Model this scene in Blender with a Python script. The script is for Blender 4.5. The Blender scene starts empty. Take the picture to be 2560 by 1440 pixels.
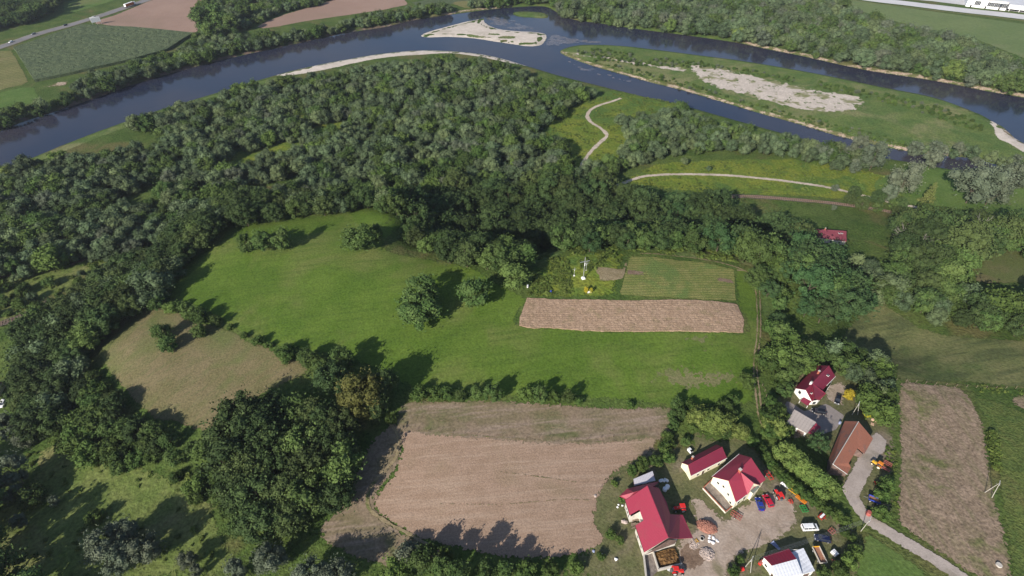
import bpy, bmesh, math, random
import numpy as np
from mathutils import Vector, Matrix, noise as mnoise
from mathutils.geometry import delaunay_2d_cdt

# ------------------------------------------------------------------ camera, sky, sun, exposure
SC = bpy.context.scene
COL = SC.collection
F = 1422.0; TH = math.radians(40.0); CZ = 158.0          # focal length in photo pixels, pitch below horizon, height over the yard
cam = bpy.data.cameras.new('camera'); cam_o = bpy.data.objects.new('camera', cam); COL.objects.link(cam_o)
cam_o.location = (0, 0, CZ); cam_o.rotation_euler = (math.radians(90) - TH, 0, 0)
cam.sensor_width = 36.0; cam.lens = 36.0 * F / 2560.0; cam.clip_start = 1.0; cam.clip_end = 20000.0
SC.camera = cam_o
HAZE = 0.00007
SUN_AZ = math.radians(36.0); SUN_EL = math.radians(26.5)  # shadows run 36 degrees clockwise of +Y
W = bpy.data.worlds.new('World'); SC.world = W; W.use_nodes = True
wn = W.node_tree.nodes; wl = W.node_tree.links
bgn = wn.get('Background') or wn.new('ShaderNodeBackground')
sky = wn.new('ShaderNodeTexSky'); sky.sky_type = 'NISHITA'; sky.sun_disc = False
sky.sun_elevation = SUN_EL; sky.sun_rotation = math.pi + SUN_AZ
sky.altitude = 300; sky.air_density = 1.0; sky.dust_density = 1.0; sky.ozone_density = 2.0
wl.new(sky.outputs[0], bgn.inputs[0]); bgn.inputs[1].default_value = 0.09
sun = bpy.data.lights.new('sun', 'SUN'); sun.energy = 5.0; sun.angle = math.radians(0.5); sun.color = (1.0, 0.93, 0.82)
sun_o = bpy.data.objects.new('sun', sun); COL.objects.link(sun_o)
sdir = Vector((math.sin(SUN_AZ) * math.cos(SUN_EL), math.cos(SUN_AZ) * math.cos(SUN_EL), -math.sin(SUN_EL)))
sun_o.rotation_euler = sdir.to_track_quat('-Z', 'Y').to_euler(); sun_o.location = (-300, -300, 400)
vs = SC.view_settings; vs.view_transform = 'Standard'; vs.look = 'None'; vs.gamma = 1.0; vs.exposure = 0.52
vs.use_curve_mapping = False
SC.render.engine = 'CYCLES'; SC.cycles.use_denoising = True
SC.cycles.max_bounces = 5; SC.cycles.diffuse_bounces = 2; SC.cycles.glossy_bounces = 2
SC.cycles.transmission_bounces = 2; SC.cycles.transparent_max_bounces = 10; SC.cycles.volume_bounces = 0
SC.cycles.caustics_reflective = False; SC.cycles.caustics_refractive = False
rng = np.random.default_rng(7); random.seed(7)

# ------------------------------------------------------------------ projection helpers
cs, ss = math.cos(TH), math.sin(TH)
def ray(px, py):
    a = (px - 1280.0) / F; b = (py - 720.0) / F
    return np.array([a, cs - b * ss, -ss - b * cs])        # y: forward + down component
def flat(px, py, z):
    d = ray(px, py); t = (z - CZ) / d[2]; return np.array([d[0] * t, d[1] * t, z])

# ------------------------------------------------------------------ terrain height field
WATER = -20.0; PLAIN = -18.6
ctl = """800,640,5 700,560,4 900,560,4 600,700,3 420,712,-1 480,625,-1 560,560,0 640,542,1 820,528,2 950,520,1 1010,550,2 1100,650,4 1000,800,4
1200,780,4.5 1458,690,6 1350,700,5 1400,640,4 1560,640,4.5 1700,650,4 1850,680,3 1900,660,1 1600,790,4.5 1850,790,3.5 1400,800,4.5 1200,900,3
900,860,2.5 1500,920,2.5 1850,930,1.5 1200,1000,1.2 1500,1000,1.2 1000,1000,0.8 1200,1200,-1 1450,1200,-.5 1200,1400,-2.5 900,1250,-3 1000,1100,-.5
750,1150,-3 600,1100,-4 650,960,-1 500,900,0 650,880,1.5 350,790,-1.5 260,870,-3.5 300,960,-3.5 450,1040,-3.5 560,1060,-3
200,900,-9 320,720,-11 400,640,-12 500,570,-12 600,520,-12 760,498,-11 900,490,-11 150,800,-15 60,900,-16 40,1000,-16.5 150,1050,-12 220,1000,-9 150,1180,-11 300,1120,-8
300,1250,-9 100,1400,-9 500,1400,-7 800,1430,-5 600,1250,-6 450,1150,-6.5 1000,1420,-4 0,1200,-13

2080,590,-14 2200,600,-14 2300,600,-13 2500,650,-11.5 2300,750,-9.5 2500,780,-9 2400,880,-7 2120,850,-5 1960,760,-1 1920,900,0

2040,970,-2 2100,1000,-2 1950,1000,-.5 2130,1110,-.7 2250,930,-5 2400,960,-4.8 2300,1050,-3 2300,1200,-1.2 2500,1200,-1.6 2530,1000,-4.5 1850,1250,0 1650,1300,0 1950,1400,0 2300,1430,0 2100,1300,0 1750,1050,.6 1550,1100,0 1700,1180,.1
100,770,-17.4 0,810,-17.4 60,690,-18.4 200,660,-18.3 300,610,-18.3 420,560,-18.3 550,510,-18.3 700,470,-18.5 850,460,-18.5 1000,455,-18.5 1200,460,-18.5 1400,462,-18.5 1500,455,-18.5 1700,480,-17.9 1850,495,-17.4 2000,503,-17.2 2100,512,-17 2200,527,-17 2300,545,-16.6 2420,560,-15.5 2560,575,-14.5
1600,445,-18.5 1800,440,-18.5 2000,460,-18.3 2200,500,-17.6 2400,480,-18 2560,470,-18"""
cps = []
for s in ctl.split():
    a = [float(v) for v in s.split(',')]; p = flat(*a); cps.append(p)
for px in range(-100, 2700, 140):                          # the flood plain itself
    for py, dz in ((400, 0), (330, 0), (220, 0), (80, 0), (0, .5)):
        if px < 500 and py == 400: py = 480 if px > 200 else 540
        cps.append(flat(px, py, PLAIN + dz))
for xy in ((-900, 60), (-500, 60), (-300, 80), (-260, -100), (-900, 600), (-900, 950), (-400, 1100), (0, 1100), (400, 1100), (900, 950), (900, 600), (900, 300)):
    cps.append(np.array([xy[0], xy[1], PLAIN if xy[1] > 200 or xy[0] < -400 else -14]))
for xy in ((0, -60, -3), (200, -60, 0), (400, 100, -4), (300, 150, -5), (-150, -60, -7), (600, 150, -8)): cps.append(np.array(xy, float))
rim = np.array([flat(*q) for q in ((1000, 590, 2), (1100, 622, 2.5), (1200, 640, 3), (1310, 650, 3.5), (1400, 625, 3.5), (1480, 612, 3), (1560, 612, 3), (1640, 616, 2.5), (1720, 622, 2), (1800, 632, 1.5), (1880, 648, 1), (1950, 672, .5), (1995, 712, 0), (2015, 760, -1), (2020, 810, -2))])
tn = np.gradient(rim[:, :2], axis=0); tn /= np.hypot(*tn.T)[:, None]
for r_, t_ in zip(rim, tn):                                # the steep wooded drop behind the rim
    cps.append(r_)
    for dd, hh in ((9, -5.0), (18, -12.0), (28, -16.5)): cps.append(np.array([r_[0] - t_[1] * dd, r_[1] + t_[0] * dd, hh if t_[1] > -.6 else hh * .62]))
cps = np.array(cps)
def tps_fit(c, lam):
    n = len(c); s = 200.0; X = c[:, :2] / s
    d2 = ((X[:, None] - X[None]) ** 2).sum(-1); K = np.where(d2 > 0, .5 * d2 * np.log(np.maximum(d2, 1e-12)), 0) + lam * np.eye(n)
    Pm = np.c_[np.ones(n), X]; A = np.zeros((n + 3, n + 3)); A[:n, :n] = K; A[:n, n:] = Pm; A[n:, :n] = Pm.T
    w = np.linalg.solve(A, np.r_[c[:, 2], np.zeros(3)])
    def ev(P):
        out = np.empty(len(P)); Q = P / s
        for i in range(0, len(P), 20000):
            q = Q[i:i + 20000]; d = ((q[:, None] - X[None]) ** 2).sum(-1)
            out[i:i + 20000] = (.5 * d * np.log(np.maximum(d, 1e-12))) @ w[:n] + np.c_[np.ones(len(q)), q] @ w[n:]
        return out
    return ev
tps = tps_fit(cps, 3e-4)

def wpoly(pix, z): return np.array([flat(x, y, z)[:2] for x, y in pix])
def px(s): return [tuple(float(v) for v in q.split(',')) for q in s.split()]
def in_poly(P, poly):
    x, y = P[:, 0], P[:, 1]; ins = np.zeros(len(P), bool); n = len(poly); j = n - 1
    for i in range(n):
        xi, yi = poly[i]; xj, yj = poly[j]
        if yi != yj:
            c = ((yi > y) != (yj > y)) & (x < (xj - xi) * (y - yi) / (yj - yi) + xi); ins ^= c
        j = i
    return ins
def dist_poly(P, poly, closed=True):
    d = np.full(len(P), 1e9); n = len(poly)
    for i in range(n if closed else n - 1):
        a = poly[i]; b = poly[(i + 1) % n]; ab = b - a; L = max(ab @ ab, 1e-9)
        t = np.clip(((P - a) @ ab) / L, 0, 1); q = P - a - t[:, None] * ab
        d = np.minimum(d, (q * q).sum(1))
    return np.sqrt(d)
def smooth(pts, per=6, closed=True):                       # Catmull-Rom through world points
    pts = np.asarray(pts, float); n = len(pts); out = []
    for i in range(n if closed else n - 1):
        if closed: p0, p1, p2, p3 = pts[i - 1], pts[i], pts[(i + 1) % n], pts[(i + 2) % n]
        else: p0, p1, p2, p3 = pts[max(i - 1, 0)], pts[i], pts[i + 1], pts[min(i + 2, n - 1)]
        for k in range(per):
            t = k / per
            out.append(.5 * ((2 * p1) + (-p0 + p2) * t + (2 * p0 - 5 * p1 + 4 * p2 - p3) * t * t + (-p0 + 3 * p1 - 3 * p2 + p3) * t ** 3))
    if not closed: out.append(pts[-1])
    return np.array(out)

RIV = px("""-260,420 -120,372 0,328 60,303 130,281 200,258 270,233 330,212 400,191 470,172 550,151 620,135 700,118 800,96 870,81 960,68 1020,53 1080,43 1150,33 1230,23 1300,17 1360,16 1388,28 1402,38 1440,50 1500,58
1550,66 1620,76 1700,86 1780,97 1850,108 1920,123 2000,139 2080,157 2160,174 2240,187 2320,199 2400,214 2480,230 2560,244 2700,272 2900,320
2900,470 2700,400 2600,375 2540,348 2510,320 2480,303 2440,282 2330,243 2200,217 2080,192 1960,170 1850,152 1750,139 1650,126 1560,116 1480,112 1430,116 1400,130
1440,150 1500,170 1560,187 1620,204 1700,224 1800,253 1900,283 2000,311 2100,341 2200,364 2300,383 2380,391 2430,396 2520,420 2520,440 2440,432 2400,428 2300,410 2200,393 2100,370 2000,345 1900,318 1800,290 1700,262 1600,240 1500,215 1400,190
1300,160 1240,143 1180,133 1100,127 1040,127 960,134 880,147 800,162 720,180 640,203 560,227 480,251 400,275 320,302 240,331 160,362 80,395 0,424 -100,464 -260,530""")
BAR = px("1055,88 1075,79 1110,69 1160,56 1200,48 1212,45 1208,52 1222,64 1248,73 1290,78 1350,82 1366,92 1352,112 1320,115 1280,110 1240,104 1180,95 1120,92 1065,93")
ISL = px("1283,33 1300,29 1350,31 1368,38 1364,46 1330,44 1295,41")
riv_w = smooth(wpoly(RIV, WATER), 4); bar_w = smooth(wpoly(BAR, WATER), 4); isl_w = smooth(wpoly(ISL, WATER), 4)

def axis(lo, hi, step, far):
    a = list(np.arange(lo, hi + .1, step)); s = step; v = hi; u = lo; post = []; pre = []
    while v < far: s *= 1.35; v += s; u -= s; post.append(v); pre.append(u)
    return np.array(pre[::-1] + a + post)
GX = axis(-720, 720, 3.0, 7000); GY = axis(30, 860, 3.0, 7000)
gx, gy = np.meshgrid(GX, GY, indexing='ij'); GP = np.c_[gx.ravel(), gy.ravel()]
inner = (np.abs(GP[:, 0]) < 1100) & (GP[:, 1] < 1250) & (GP[:, 1] > -150)
gz = np.full(len(GP), PLAIN); gz[inner] = tps(GP[inner])
rr = np.maximum(np.abs(GP[:, 0]) - 900, np.maximum(GP[:, 1] - 1000, -60 - GP[:, 1])); bl = np.clip(rr / 150, 0, 1); bl = bl * bl * (3 - 2 * bl)
gz = gz * (1 - bl) + PLAIN * bl
lowf = np.clip((-15.5 - gz) / 2.0, 0, 1); gz = gz * (1 - lowf * .85) + PLAIN * lowf * .85        # flatten the plain
und = np.array([mnoise.fractal(Vector((x * .02, y * .02, 3.3)), 1.0, 2.0, 3) for x, y in GP[inner]])
gz[inner] += und * .35
ri = inner & (GP[:, 1] > 180)
sel = np.where(ri)[0]; Q = GP[sel]
dr = dist_poly(Q, riv_w); wet = in_poly(Q, riv_w)
z = gz[sel]; ramp = np.clip(dr / 4.5, 0, 1)
z_out = (WATER + .05) + (z - WATER - .05) * ramp ** .8
z_in = WATER - .1 - np.minimum(dr * .35, 2.2)
z = np.where(wet, z_in, np.where(dr < 4.5, z_out, z))
for poly, top in ((bar_w, .7), (isl_w, 1.0)):
    m = in_poly(Q, poly); dd = dist_poly(Q, poly); z = np.where(m, WATER + .06 + np.minimum(dd * .12, top), np.where((dd < 12) & wet, np.maximum(z, WATER - .08 - dd * .06), z))
gz[sel] = z
GZ = gz.reshape(gx.shape)
def terr(x, y):
    x = np.atleast_1d(np.asarray(x, float)); y = np.atleast_1d(np.asarray(y, float))
    i = np.clip(np.searchsorted(GX, x) - 1, 0, len(GX) - 2); j = np.clip(np.searchsorted(GY, y) - 1, 0, len(GY) - 2)
    u = np.clip((x - GX[i]) / (GX[i + 1] - GX[i]), 0, 1); v = np.clip((y - GY[j]) / (GY[j + 1] - GY[j]), 0, 1)
    return GZ[i, j] * (1 - u) * (1 - v) + GZ[i + 1, j] * u * (1 - v) + GZ[i, j + 1] * (1 - u) * v + GZ[i + 1, j + 1] * u * v
def tz(x, y): return float(terr(x, y)[0])
def hit(pxx, pyy, h=0.0):                                   # ground point above which, at height h, a sight line passes
    d = ray(pxx, pyy); d = d / np.linalg.norm(d); t0 = (CZ - 60) / -d[2] * .75
    t = np.linspace(t0 * .5, (CZ + 32) / -d[2], 900); X = d[0] * t; Y = d[1] * t; Z = CZ + d[2] * t
    g = Z - (terr(X, Y) + h); k = np.argmax(g <= 0)
    if g[k] > 0: k = len(t) - 1
    k = max(k, 1); w = g[k - 1] / max(g[k - 1] - g[k], 1e-9); tt = t[k - 1] + (t[k] - t[k - 1]) * w
    return np.array([d[0] * tt, d[1] * tt, tz(d[0] * tt, d[1] * tt)])
def at_h(pxx, pyy, base, h): return flat(pxx, pyy, base + h)
def hits(pix, h=0.0): return np.array([hit(x, y, h)[:2] for x, y in pix])

# ------------------------------------------------------------------ object helpers
def tag(o, label=None, cat=None, group=None, kind=None):
    if label: o['label'] = label
    if cat: o['category'] = cat
    if group: o['group'] = group
    if kind: o['kind'] = kind
    return o
def obj(name, me, mat=None, parent=None, loc=None):
    o = bpy.data.objects.new(name, me); COL.objects.link(o)
    if mat is not None and me is not None and not me.materials: me.materials.append(mat)
    if parent is not None: o.parent = parent
    if loc is not None: o.location = loc
    return o
def empty(name, loc=(0, 0, 0), rz=0.0, label=None, cat=None, group=None, s=1.0):
    o = bpy.data.objects.new(name, None); COL.objects.link(o); o.location = loc; o.rotation_euler = (0, 0, rz); o.scale = (s, s, s)
    o.empty_display_size = .2
    return tag(o, label, cat, group)
def mesh(name, v, f, uv=None):
    me = bpy.data.meshes.new(name); me.from_pydata([tuple(map(float, p)) for p in v], [], [tuple(int(i) for i in q) for q in f]); me.update(); return me
def fmesh(name, V, FQ, mats=None, mi=None, smooth_=False):  # fast numpy mesh: FQ (n,3) or (n,4)
    me = bpy.data.meshes.new(name); n = len(FQ); k = FQ.shape[1]
    me.vertices.add(len(V)); me.vertices.foreach_set('co', np.asarray(V, np.float32).ravel())
    me.loops.add(n * k); me.loops.foreach_set('vertex_index', np.asarray(FQ, np.int32).ravel())
    me.polygons.add(n); me.polygons.foreach_set('loop_start', np.arange(0, n * k, k, dtype=np.int32)); me.polygons.foreach_set('loop_total', np.full(n, k, np.int32))
    if mi is not None: me.polygons.foreach_set('material_index', np.asarray(mi, np.int32))
    me.polygons.foreach_set('use_smooth', np.full(n, smooth_, bool))
    for m in (mats or []): me.materials.append(m)
    me.update(calc_edges=True); me.validate(); return me
# ------------------------------------------------------------------ materials
def nmat(name):
    m = bpy.data.materials.new(name); m.use_nodes = True; nt = m.node_tree; nt.nodes.clear()
    out = nt.nodes.new('ShaderNodeOutputMaterial'); b = nt.nodes.new('ShaderNodeBsdfPrincipled'); nt.links.new(b.outputs[0], out.inputs[0])
    b.inputs['Specular IOR Level'].default_value = .2
    return m, nt, b, out
def N(nt, t, **kw):
    n = nt.nodes.new(t)
    for k, v in kw.items(): setattr(n, k, v)
    return n
def noise(nt, co, scale, detail=3.0, rough=.55, dist=0.0):
    n = N(nt, 'ShaderNodeTexNoise'); n.inputs['Scale'].default_value = scale; n.inputs['Detail'].default_value = detail
    n.inputs['Roughness'].default_value = rough; n.inputs['Distortion'].default_value = dist
    if co is not None: nt.links.new(co, n.inputs['Vector'])
    return n.outputs['Fac']
def rng_(nt, v, lo, hi, a=0.0, b=1.0, smoothstep=True):
    n = N(nt, 'ShaderNodeMapRange'); n.inputs['From Min'].default_value = lo; n.inputs['From Max'].default_value = hi
    n.inputs['To Min'].default_value = a; n.inputs['To Max'].default_value = b
    if smoothstep: n.interpolation_type = 'SMOOTHSTEP'
    nt.links.new(v, n.inputs['Value']); return n.outputs['Result']
def mixc(nt, f, a, b, mode='MIX'):
    n = N(nt, 'ShaderNodeMix', data_type='RGBA', blend_type=mode)
    for s, v in ((n.inputs[0], f), (n.inputs[6], a), (n.inputs[7], b)):
        if isinstance(v, (int, float)): s.default_value = v
        elif isinstance(v, (tuple, list)): s.default_value = (*v, 1.0)[:4]
        else: nt.links.new(v, s)
    return n.outputs[2]
def mathn(nt, op, a, b=None):
    n = N(nt, 'ShaderNodeMath', operation=op)
    for i, v in enumerate((a, b)):
        if v is None: continue
        if isinstance(v, (int, float)): n.inputs[i].default_value = v
        else: nt.links.new(v, n.inputs[i])
    return n.outputs[0]
def mapping(nt, co, rot=0.0, scale=(1, 1, 1)):
    for r_, s_ in ((rot, (1, 1, 1)), (0, scale)):
        if r_ == 0 and s_ == (1, 1, 1): continue
        n = N(nt, 'ShaderNodeMapping'); n.inputs['Rotation'].default_value = (0, 0, r_); n.inputs['Scale'].default_value = s_
        nt.links.new(co, n.inputs['Vector']); co = n.outputs[0]
    return co
def bump(nt, b, h, strength, dist):
    n = N(nt, 'ShaderNodeBump'); n.inputs['Strength'].default_value = strength; n.inputs['Distance'].default_value = dist
    nt.links.new(h, n.inputs['Height']); nt.links.new(n.outputs[0], b.inputs['Normal'])

def ground(name, c1, c2, c3=None, big=.02, mid=.12, fine=1.6, rows=None, bumpd=.12, soft=1.6, streak=None, c3amt=(.52, .7), finec=.35, edge_scale=.8):
    """two-tone ground with patches of a third colour, optional drill rows, ragged rim where the 'edge' attribute is small"""
    m, nt, b, out = nmat(name)
    co = N(nt, 'ShaderNodeNewGeometry').outputs['Position']
    n1 = noise(nt, co, mid, 2, .6); col = mixc(nt, rng_(nt, n1, .32, .68), c1, c2)
    if c3 is not None:
        n2 = noise(nt, co, big, 3, .62, .4); col = mixc(nt, rng_(nt, n2, *c3amt), col, c3)
    n3 = noise(nt, co, fine, 2, .65)
    if streak:                                             # (angle, stretch, scale, colour, amount)
        st = noise(nt, mapping(nt, co, streak[0], (1, streak[1], 1)), streak[2], 2, .6)
        col = mixc(nt, mathn(nt, 'MULTIPLY', rng_(nt, st, .45, .7), streak[4]), col, streak[3])
    if rows:                                               # (angle, spacing, colour, amount)
        w = N(nt, 'ShaderNodeTexWave', wave_type='BANDS', bands_direction='X'); w.inputs['Scale'].default_value = 6.2832 / rows[1] / 20 * 1.0
        w.inputs['Distortion'].default_value = 1.2; w.inputs['Detail'].default_value = 2; w.inputs['Detail Scale'].default_value = 2.0
        nt.links.new(mapping(nt, co, rows[0]), w.inputs['Vector'])
        wv = mathn(nt, 'MULTIPLY', w.outputs['Fac'], n3)
        col = mixc(nt, mathn(nt, 'MULTIPLY', rng_(nt, wv, .15, .5), rows[3]), col, rows[2])
    fac = rng_(nt, n3, .25, .75, 1 - finec, 1 + finec, False)
    sc = N(nt, 'ShaderNodeVectorMath', operation='SCALE'); nt.links.new(col, sc.inputs[0]); nt.links.new(fac, sc.inputs['Scale'])
    nt.links.new(sc.outputs[0], b.inputs['Base Color']); b.inputs['Roughness'].default_value = .95; b.inputs['Specular IOR Level'].default_value = .08
    bump(nt, b, n3, .9, bumpd)
    if soft > 0:
        e = N(nt, 'ShaderNodeAttribute', attribute_name='edge').outputs['Fac']
        nz = noise(nt, co, edge_scale, 2, .7)
        a = rng_(nt, mathn(nt, 'SUBTRACT', e, mathn(nt, 'MULTIPLY', rng_(nt, nz, .3, .7, 0, 1, False), soft)), -.06, .06)
        tr = N(nt, 'ShaderNodeBsdfTransparent'); mx = N(nt, 'ShaderNodeMixShader')
        nt.links.new(a, mx.inputs[0]); nt.links.new(tr.outputs[0], mx.inputs[1]); nt.links.new(b.outputs[0], mx.inputs[2]); nt.links.new(mx.outputs[0], out.inputs[0])
    return m
def leafmat(name, c1, c2, var=.25, trans=.10, nsc=1.2, rough=.75, c3=None):
    """foliage: two tones by clump noise, each instance shifted by its own random value, a little light through the leaves"""
    m, nt, b, out = nmat(name)
    tc = N(nt, 'ShaderNodeTexCoord').outputs['Object']; oi = N(nt, 'ShaderNodeObjectInfo').outputs['Random']
    n1 = noise(nt, tc, nsc, 3, .6); col = mixc(nt, rng_(nt, n1, .35, .65), c1, c2)
    if c3 is not None: col = mixc(nt, rng_(nt, oi, .55, 1.0, 0, 1), col, c3)
    hs = N(nt, 'ShaderNodeHueSaturation'); nt.links.new(col, hs.inputs['Color'])
    nt.links.new(rng_(nt, oi, 0, 1, .5 - .014, .5 + .024, False), hs.inputs['Hue'])
    o2 = N(nt, 'ShaderNodeTexWhiteNoise', noise_dimensions='1D'); nt.links.new(oi, o2.inputs['W'])
    nt.links.new(rng_(nt, o2.outputs['Value'], 0, 1, 1 - var, 1 + var, False), hs.inputs['Value'])
    nt.links.new(hs.outputs[0], b.inputs['Base Color']); b.inputs['Roughness'].default_value = rough; b.inputs['Specular IOR Level'].default_value = .15
    t = N(nt, 'ShaderNodeBsdfTranslucent'); nt.links.new(hs.outputs[0], t.inputs[0]); mx = N(nt, 'ShaderNodeMixShader'); mx.inputs[0].default_value = trans
    nt.links.new(b.outputs[0], mx.inputs[1]); nt.links.new(t.outputs[0], mx.inputs[2]); nt.links.new(mx.outputs[0], out.inputs[0])
    return m
def plain(name, c, rough=.6, spec=.3, metal=0.0, var=.12, scale=1.5, bumpd=0.0, var2=None):
    m, nt, b, out = nmat(name); tc = N(nt, 'ShaderNodeTexCoord').outputs['Object']
    n1 = noise(nt, tc, scale, 4, .65)
    d = tuple(v * (1 - var) for v in c) if var2 is None else var2
    nt.links.new(mixc(nt, rng_(nt, n1, .3, .7), d, tuple(min(1, v * (1 + var)) for v in c)), b.inputs['Base Color'])
    b.inputs['Roughness'].default_value = rough; b.inputs['Specular IOR Level'].default_value = spec; b.inputs['Metallic'].default_value = metal
    if bumpd: bump(nt, b, noise(nt, tc, scale * 6, 2), .6, bumpd)
    return m
def roofmat(name, c, rough=.5, rib=.35, spec=.35, dirt=(.3, .25, .22), dirt_amt=.25, axis_='X', var=.1):
    m, nt, b, out = nmat(name); tc = N(nt, 'ShaderNodeTexCoord').outputs['UV']
    pos = N(nt, 'ShaderNodeNewGeometry').outputs['Position']
    w = N(nt, 'ShaderNodeTexWave', wave_type='BANDS', bands_direction='X'); w.inputs['Scale'].default_value = .314 / rib; nt.links.new(tc, w.inputs['Vector'])
    w2 = N(nt, 'ShaderNodeTexWave', wave_type='BANDS', bands_direction='Y', wave_profile='SAW'); w2.inputs['Scale'].default_value = .314 / rib; nt.links.new(tc, w2.inputs['Vector'])
    n1 = noise(nt, pos, .35, 4, .65); n2 = noise(nt, pos, 2.2, 3, .6)
    col = mixc(nt, n2, tuple(v * (1 - var) for v in c), tuple(v * (1 + var) for v in c))
    col = mixc(nt, mathn(nt, 'MULTIPLY', rng_(nt, n1, .5, .75), dirt_amt), col, dirt)
    h = mathn(nt, 'ADD', w.outputs['Fac'], mathn(nt, 'MULTIPLY', w2.outputs['Fac'], .5))
    col = mixc(nt, mathn(nt, 'MULTIPLY', rng_(nt, h, .15, .6, 1, 0), .28), col, tuple(v * .45 for v in c))
    nt.links.new(col, b.inputs['Base Color']); b.inputs['Roughness'].default_value = rough; b.inputs['Specular IOR Level'].default_value = spec
    bump(nt, b, h, .5, .05); return m

M = {}
# ground
M['rough'] = ground('rough_grass', (.052, .088, .020), (.082, .115, .030), (.115, .108, .042), big=.03, mid=.09, fine=.9, bumpd=.5, soft=0, finec=.45)
M['meadow'] = ground('mown_meadow', (.072, .124, .018), (.094, .146, .024), (.126, .148, .042), big=.03, mid=.07, fine=1.2, bumpd=.16, c3amt=(.46, .70), finec=.34, streak=(1.4, .10, .5, (.064, .108, .019), .6))
M['dry'] = ground('dry_pasture', (.135, .118, .058), (.165, .135, .075), (.098, .118, .040), big=.03, mid=.08, fine=1.6, bumpd=.15, c3amt=(.45, .65), streak=(.75, .15, .6, (.11, .115, .05), .6))
M['dryspot'] = ground('worn_grass', (.122, .136, .052), (.165, .150, .078), (.095, .128, .040), soft=7.0, big=.15, mid=.3, edge_scale=.3)
M['scalp'] = ground('grazed_strip', (.150, .125, .075), (.200, .152, .108), (.105, .112, .048), big=.05, mid=.12, fine=1.2, c3amt=(.5, .68), streak=(1.45, .08, .5, (.24, .185, .145), .8))
M['stub'] = ground('stubble', (.268, .186, .134), (.306, .214, .158), (.225, .172, .112), big=.03, mid=.2, fine=2.2, bumpd=.10, rows=(1.5, 1.1, (.215, .152, .106), .22), streak=(1.5, .06, .6, (.34, .25, .19), .7), finec=.28)
M['stubw'] = ground('weedy_stubble', (.215, .160, .112), (.270, .200, .145), (.125, .130, .052), big=.10, mid=.35, fine=1.2, bumpd=.2, c3amt=(.5, .68), streak=(.08, .1, .5, (.15, .14, .07), .5), finec=.5)
M['grain'] = ground('ripe_grain', (.300, .206, .140), (.380, .266, .188), (.25, .19, .115), big=.2, mid=.5, fine=2.0, bumpd=.18, rows=(1.57, 1.2, (.20, .142, .095), .45), streak=(0.0, .25, 1.4, (.23, .162, .11), .5), soft=0, finec=.38)
M['plot'] = ground('vegetable_rows', (.150, .170, .050), (.215, .205, .074), (.120, .170, .050), big=.08, mid=.25, fine=1.8, bumpd=.3, rows=(1.50, 1.6, (.092, .118, .036), .6), soft=.6, finec=.4)
M['corn'] = ground('corn', (.080, .106, .056), (.098, .122, .064), (.070, .095, .05), big=.03, mid=.2, fine=.8, bumpd=.7, rows=(1.9, 2.2, (.050, .072, .034), .4), soft=0, finec=.35)
M['tilled'] = ground('tilled_soil', (.285, .190, .150), (.320, .220, .175), (.25, .175, .13), big=.01, mid=.03, fine=.8, rows=(2.1, 3.0, (.24, .16, .125), .6), soft=1.0, finec=.12)
M['crop'] = ground('green_crop', (.075, .130, .030), (.098, .150, .040), (.13, .15, .055), big=.02, mid=.08, fine=1.0, bumpd=.2, soft=.8, finec=.25)
M['farcrop'] = ground('pale_green_crop', (.115, .160, .060), (.135, .175, .070), (.16, .175, .085), big=.01, mid=.03, fine=.4, bumpd=.1, soft=.8, finec=.15)
M['palecrop'] = ground('pale_crop', (.135, .140, .052), (.170, .165, .068), (.20, .17, .08), big=.02, mid=.06, fine=.8, rows=(2.0, 4.0, (.12, .12, .045), .5), soft=1.0)
M['herb'] = ground('tall_herbs', (.105, .150, .024), (.155, .178, .030), (.075, .125, .028), big=.035, mid=.12, fine=.7, bumpd=.6, c3amt=(.48, .64), soft=3.0, finec=.4)
M['crop2'] = ground('root_crop', (.075, .110, .030), (.105, .130, .036), (.13, .125, .045), big=.06, mid=.3, fine=1.3, bumpd=.5, soft=1.2, finec=.5)
M['hay'] = ground('cut_hay', (.118, .132, .050), (.150, .150, .064), (.080, .108, .036), big=.06, mid=.10, fine=1.0, bumpd=.25, streak=(1.35, .12, .28, (.058, .074, .032), .7), soft=2.0)
M['gravel'] = ground('river_gravel', (.50, .44, .38), (.58, .51, .45), (.42, .37, .31), big=.05, mid=.2, fine=1.0, bumpd=.1, soft=1.2, finec=.12)
M['gravelw'] = ground('weedy_gravel', (.45, .39, .34), (.52, .455, .40), (.20, .20, .10), big=.06, mid=.3, fine=.9, bumpd=.15, c3amt=(.52, .62), soft=7.0, finec=.28, edge_scale=.15)
M['bankv'] = ground('island_grass', (.075, .122, .034), (.112, .150, .044), (.175, .178, .080), big=.03, mid=.08, fine=.8, bumpd=.4, c3amt=(.48, .68), soft=1.2, finec=.42)
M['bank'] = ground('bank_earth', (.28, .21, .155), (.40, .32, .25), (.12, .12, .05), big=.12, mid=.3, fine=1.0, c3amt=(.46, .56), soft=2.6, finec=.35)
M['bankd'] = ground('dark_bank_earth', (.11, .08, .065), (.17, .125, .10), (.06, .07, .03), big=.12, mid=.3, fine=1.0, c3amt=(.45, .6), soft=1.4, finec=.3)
M['yard'] = ground('trodden_yard', (.310, .242, .192), (.375, .302, .250), (.200, .172, .112), big=.10, mid=.25, fine=1.5, c3amt=(.56, .7), soft=1.8, finec=.2)
M['gravelroad'] = ground('gravel_track', (.34, .29, .26), (.41, .35, .315), (.28, .24, .20), big=.1, mid=.3, fine=2.5, bumpd=.06, soft=.7, finec=.15)
M['sandroad'] = ground('sandy_track', (.40, .335, .27), (.50, .42, .35), (.33, .28, .22), big=.1, mid=.3, fine=2.0, bumpd=.06, soft=.8, finec=.12)
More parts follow.
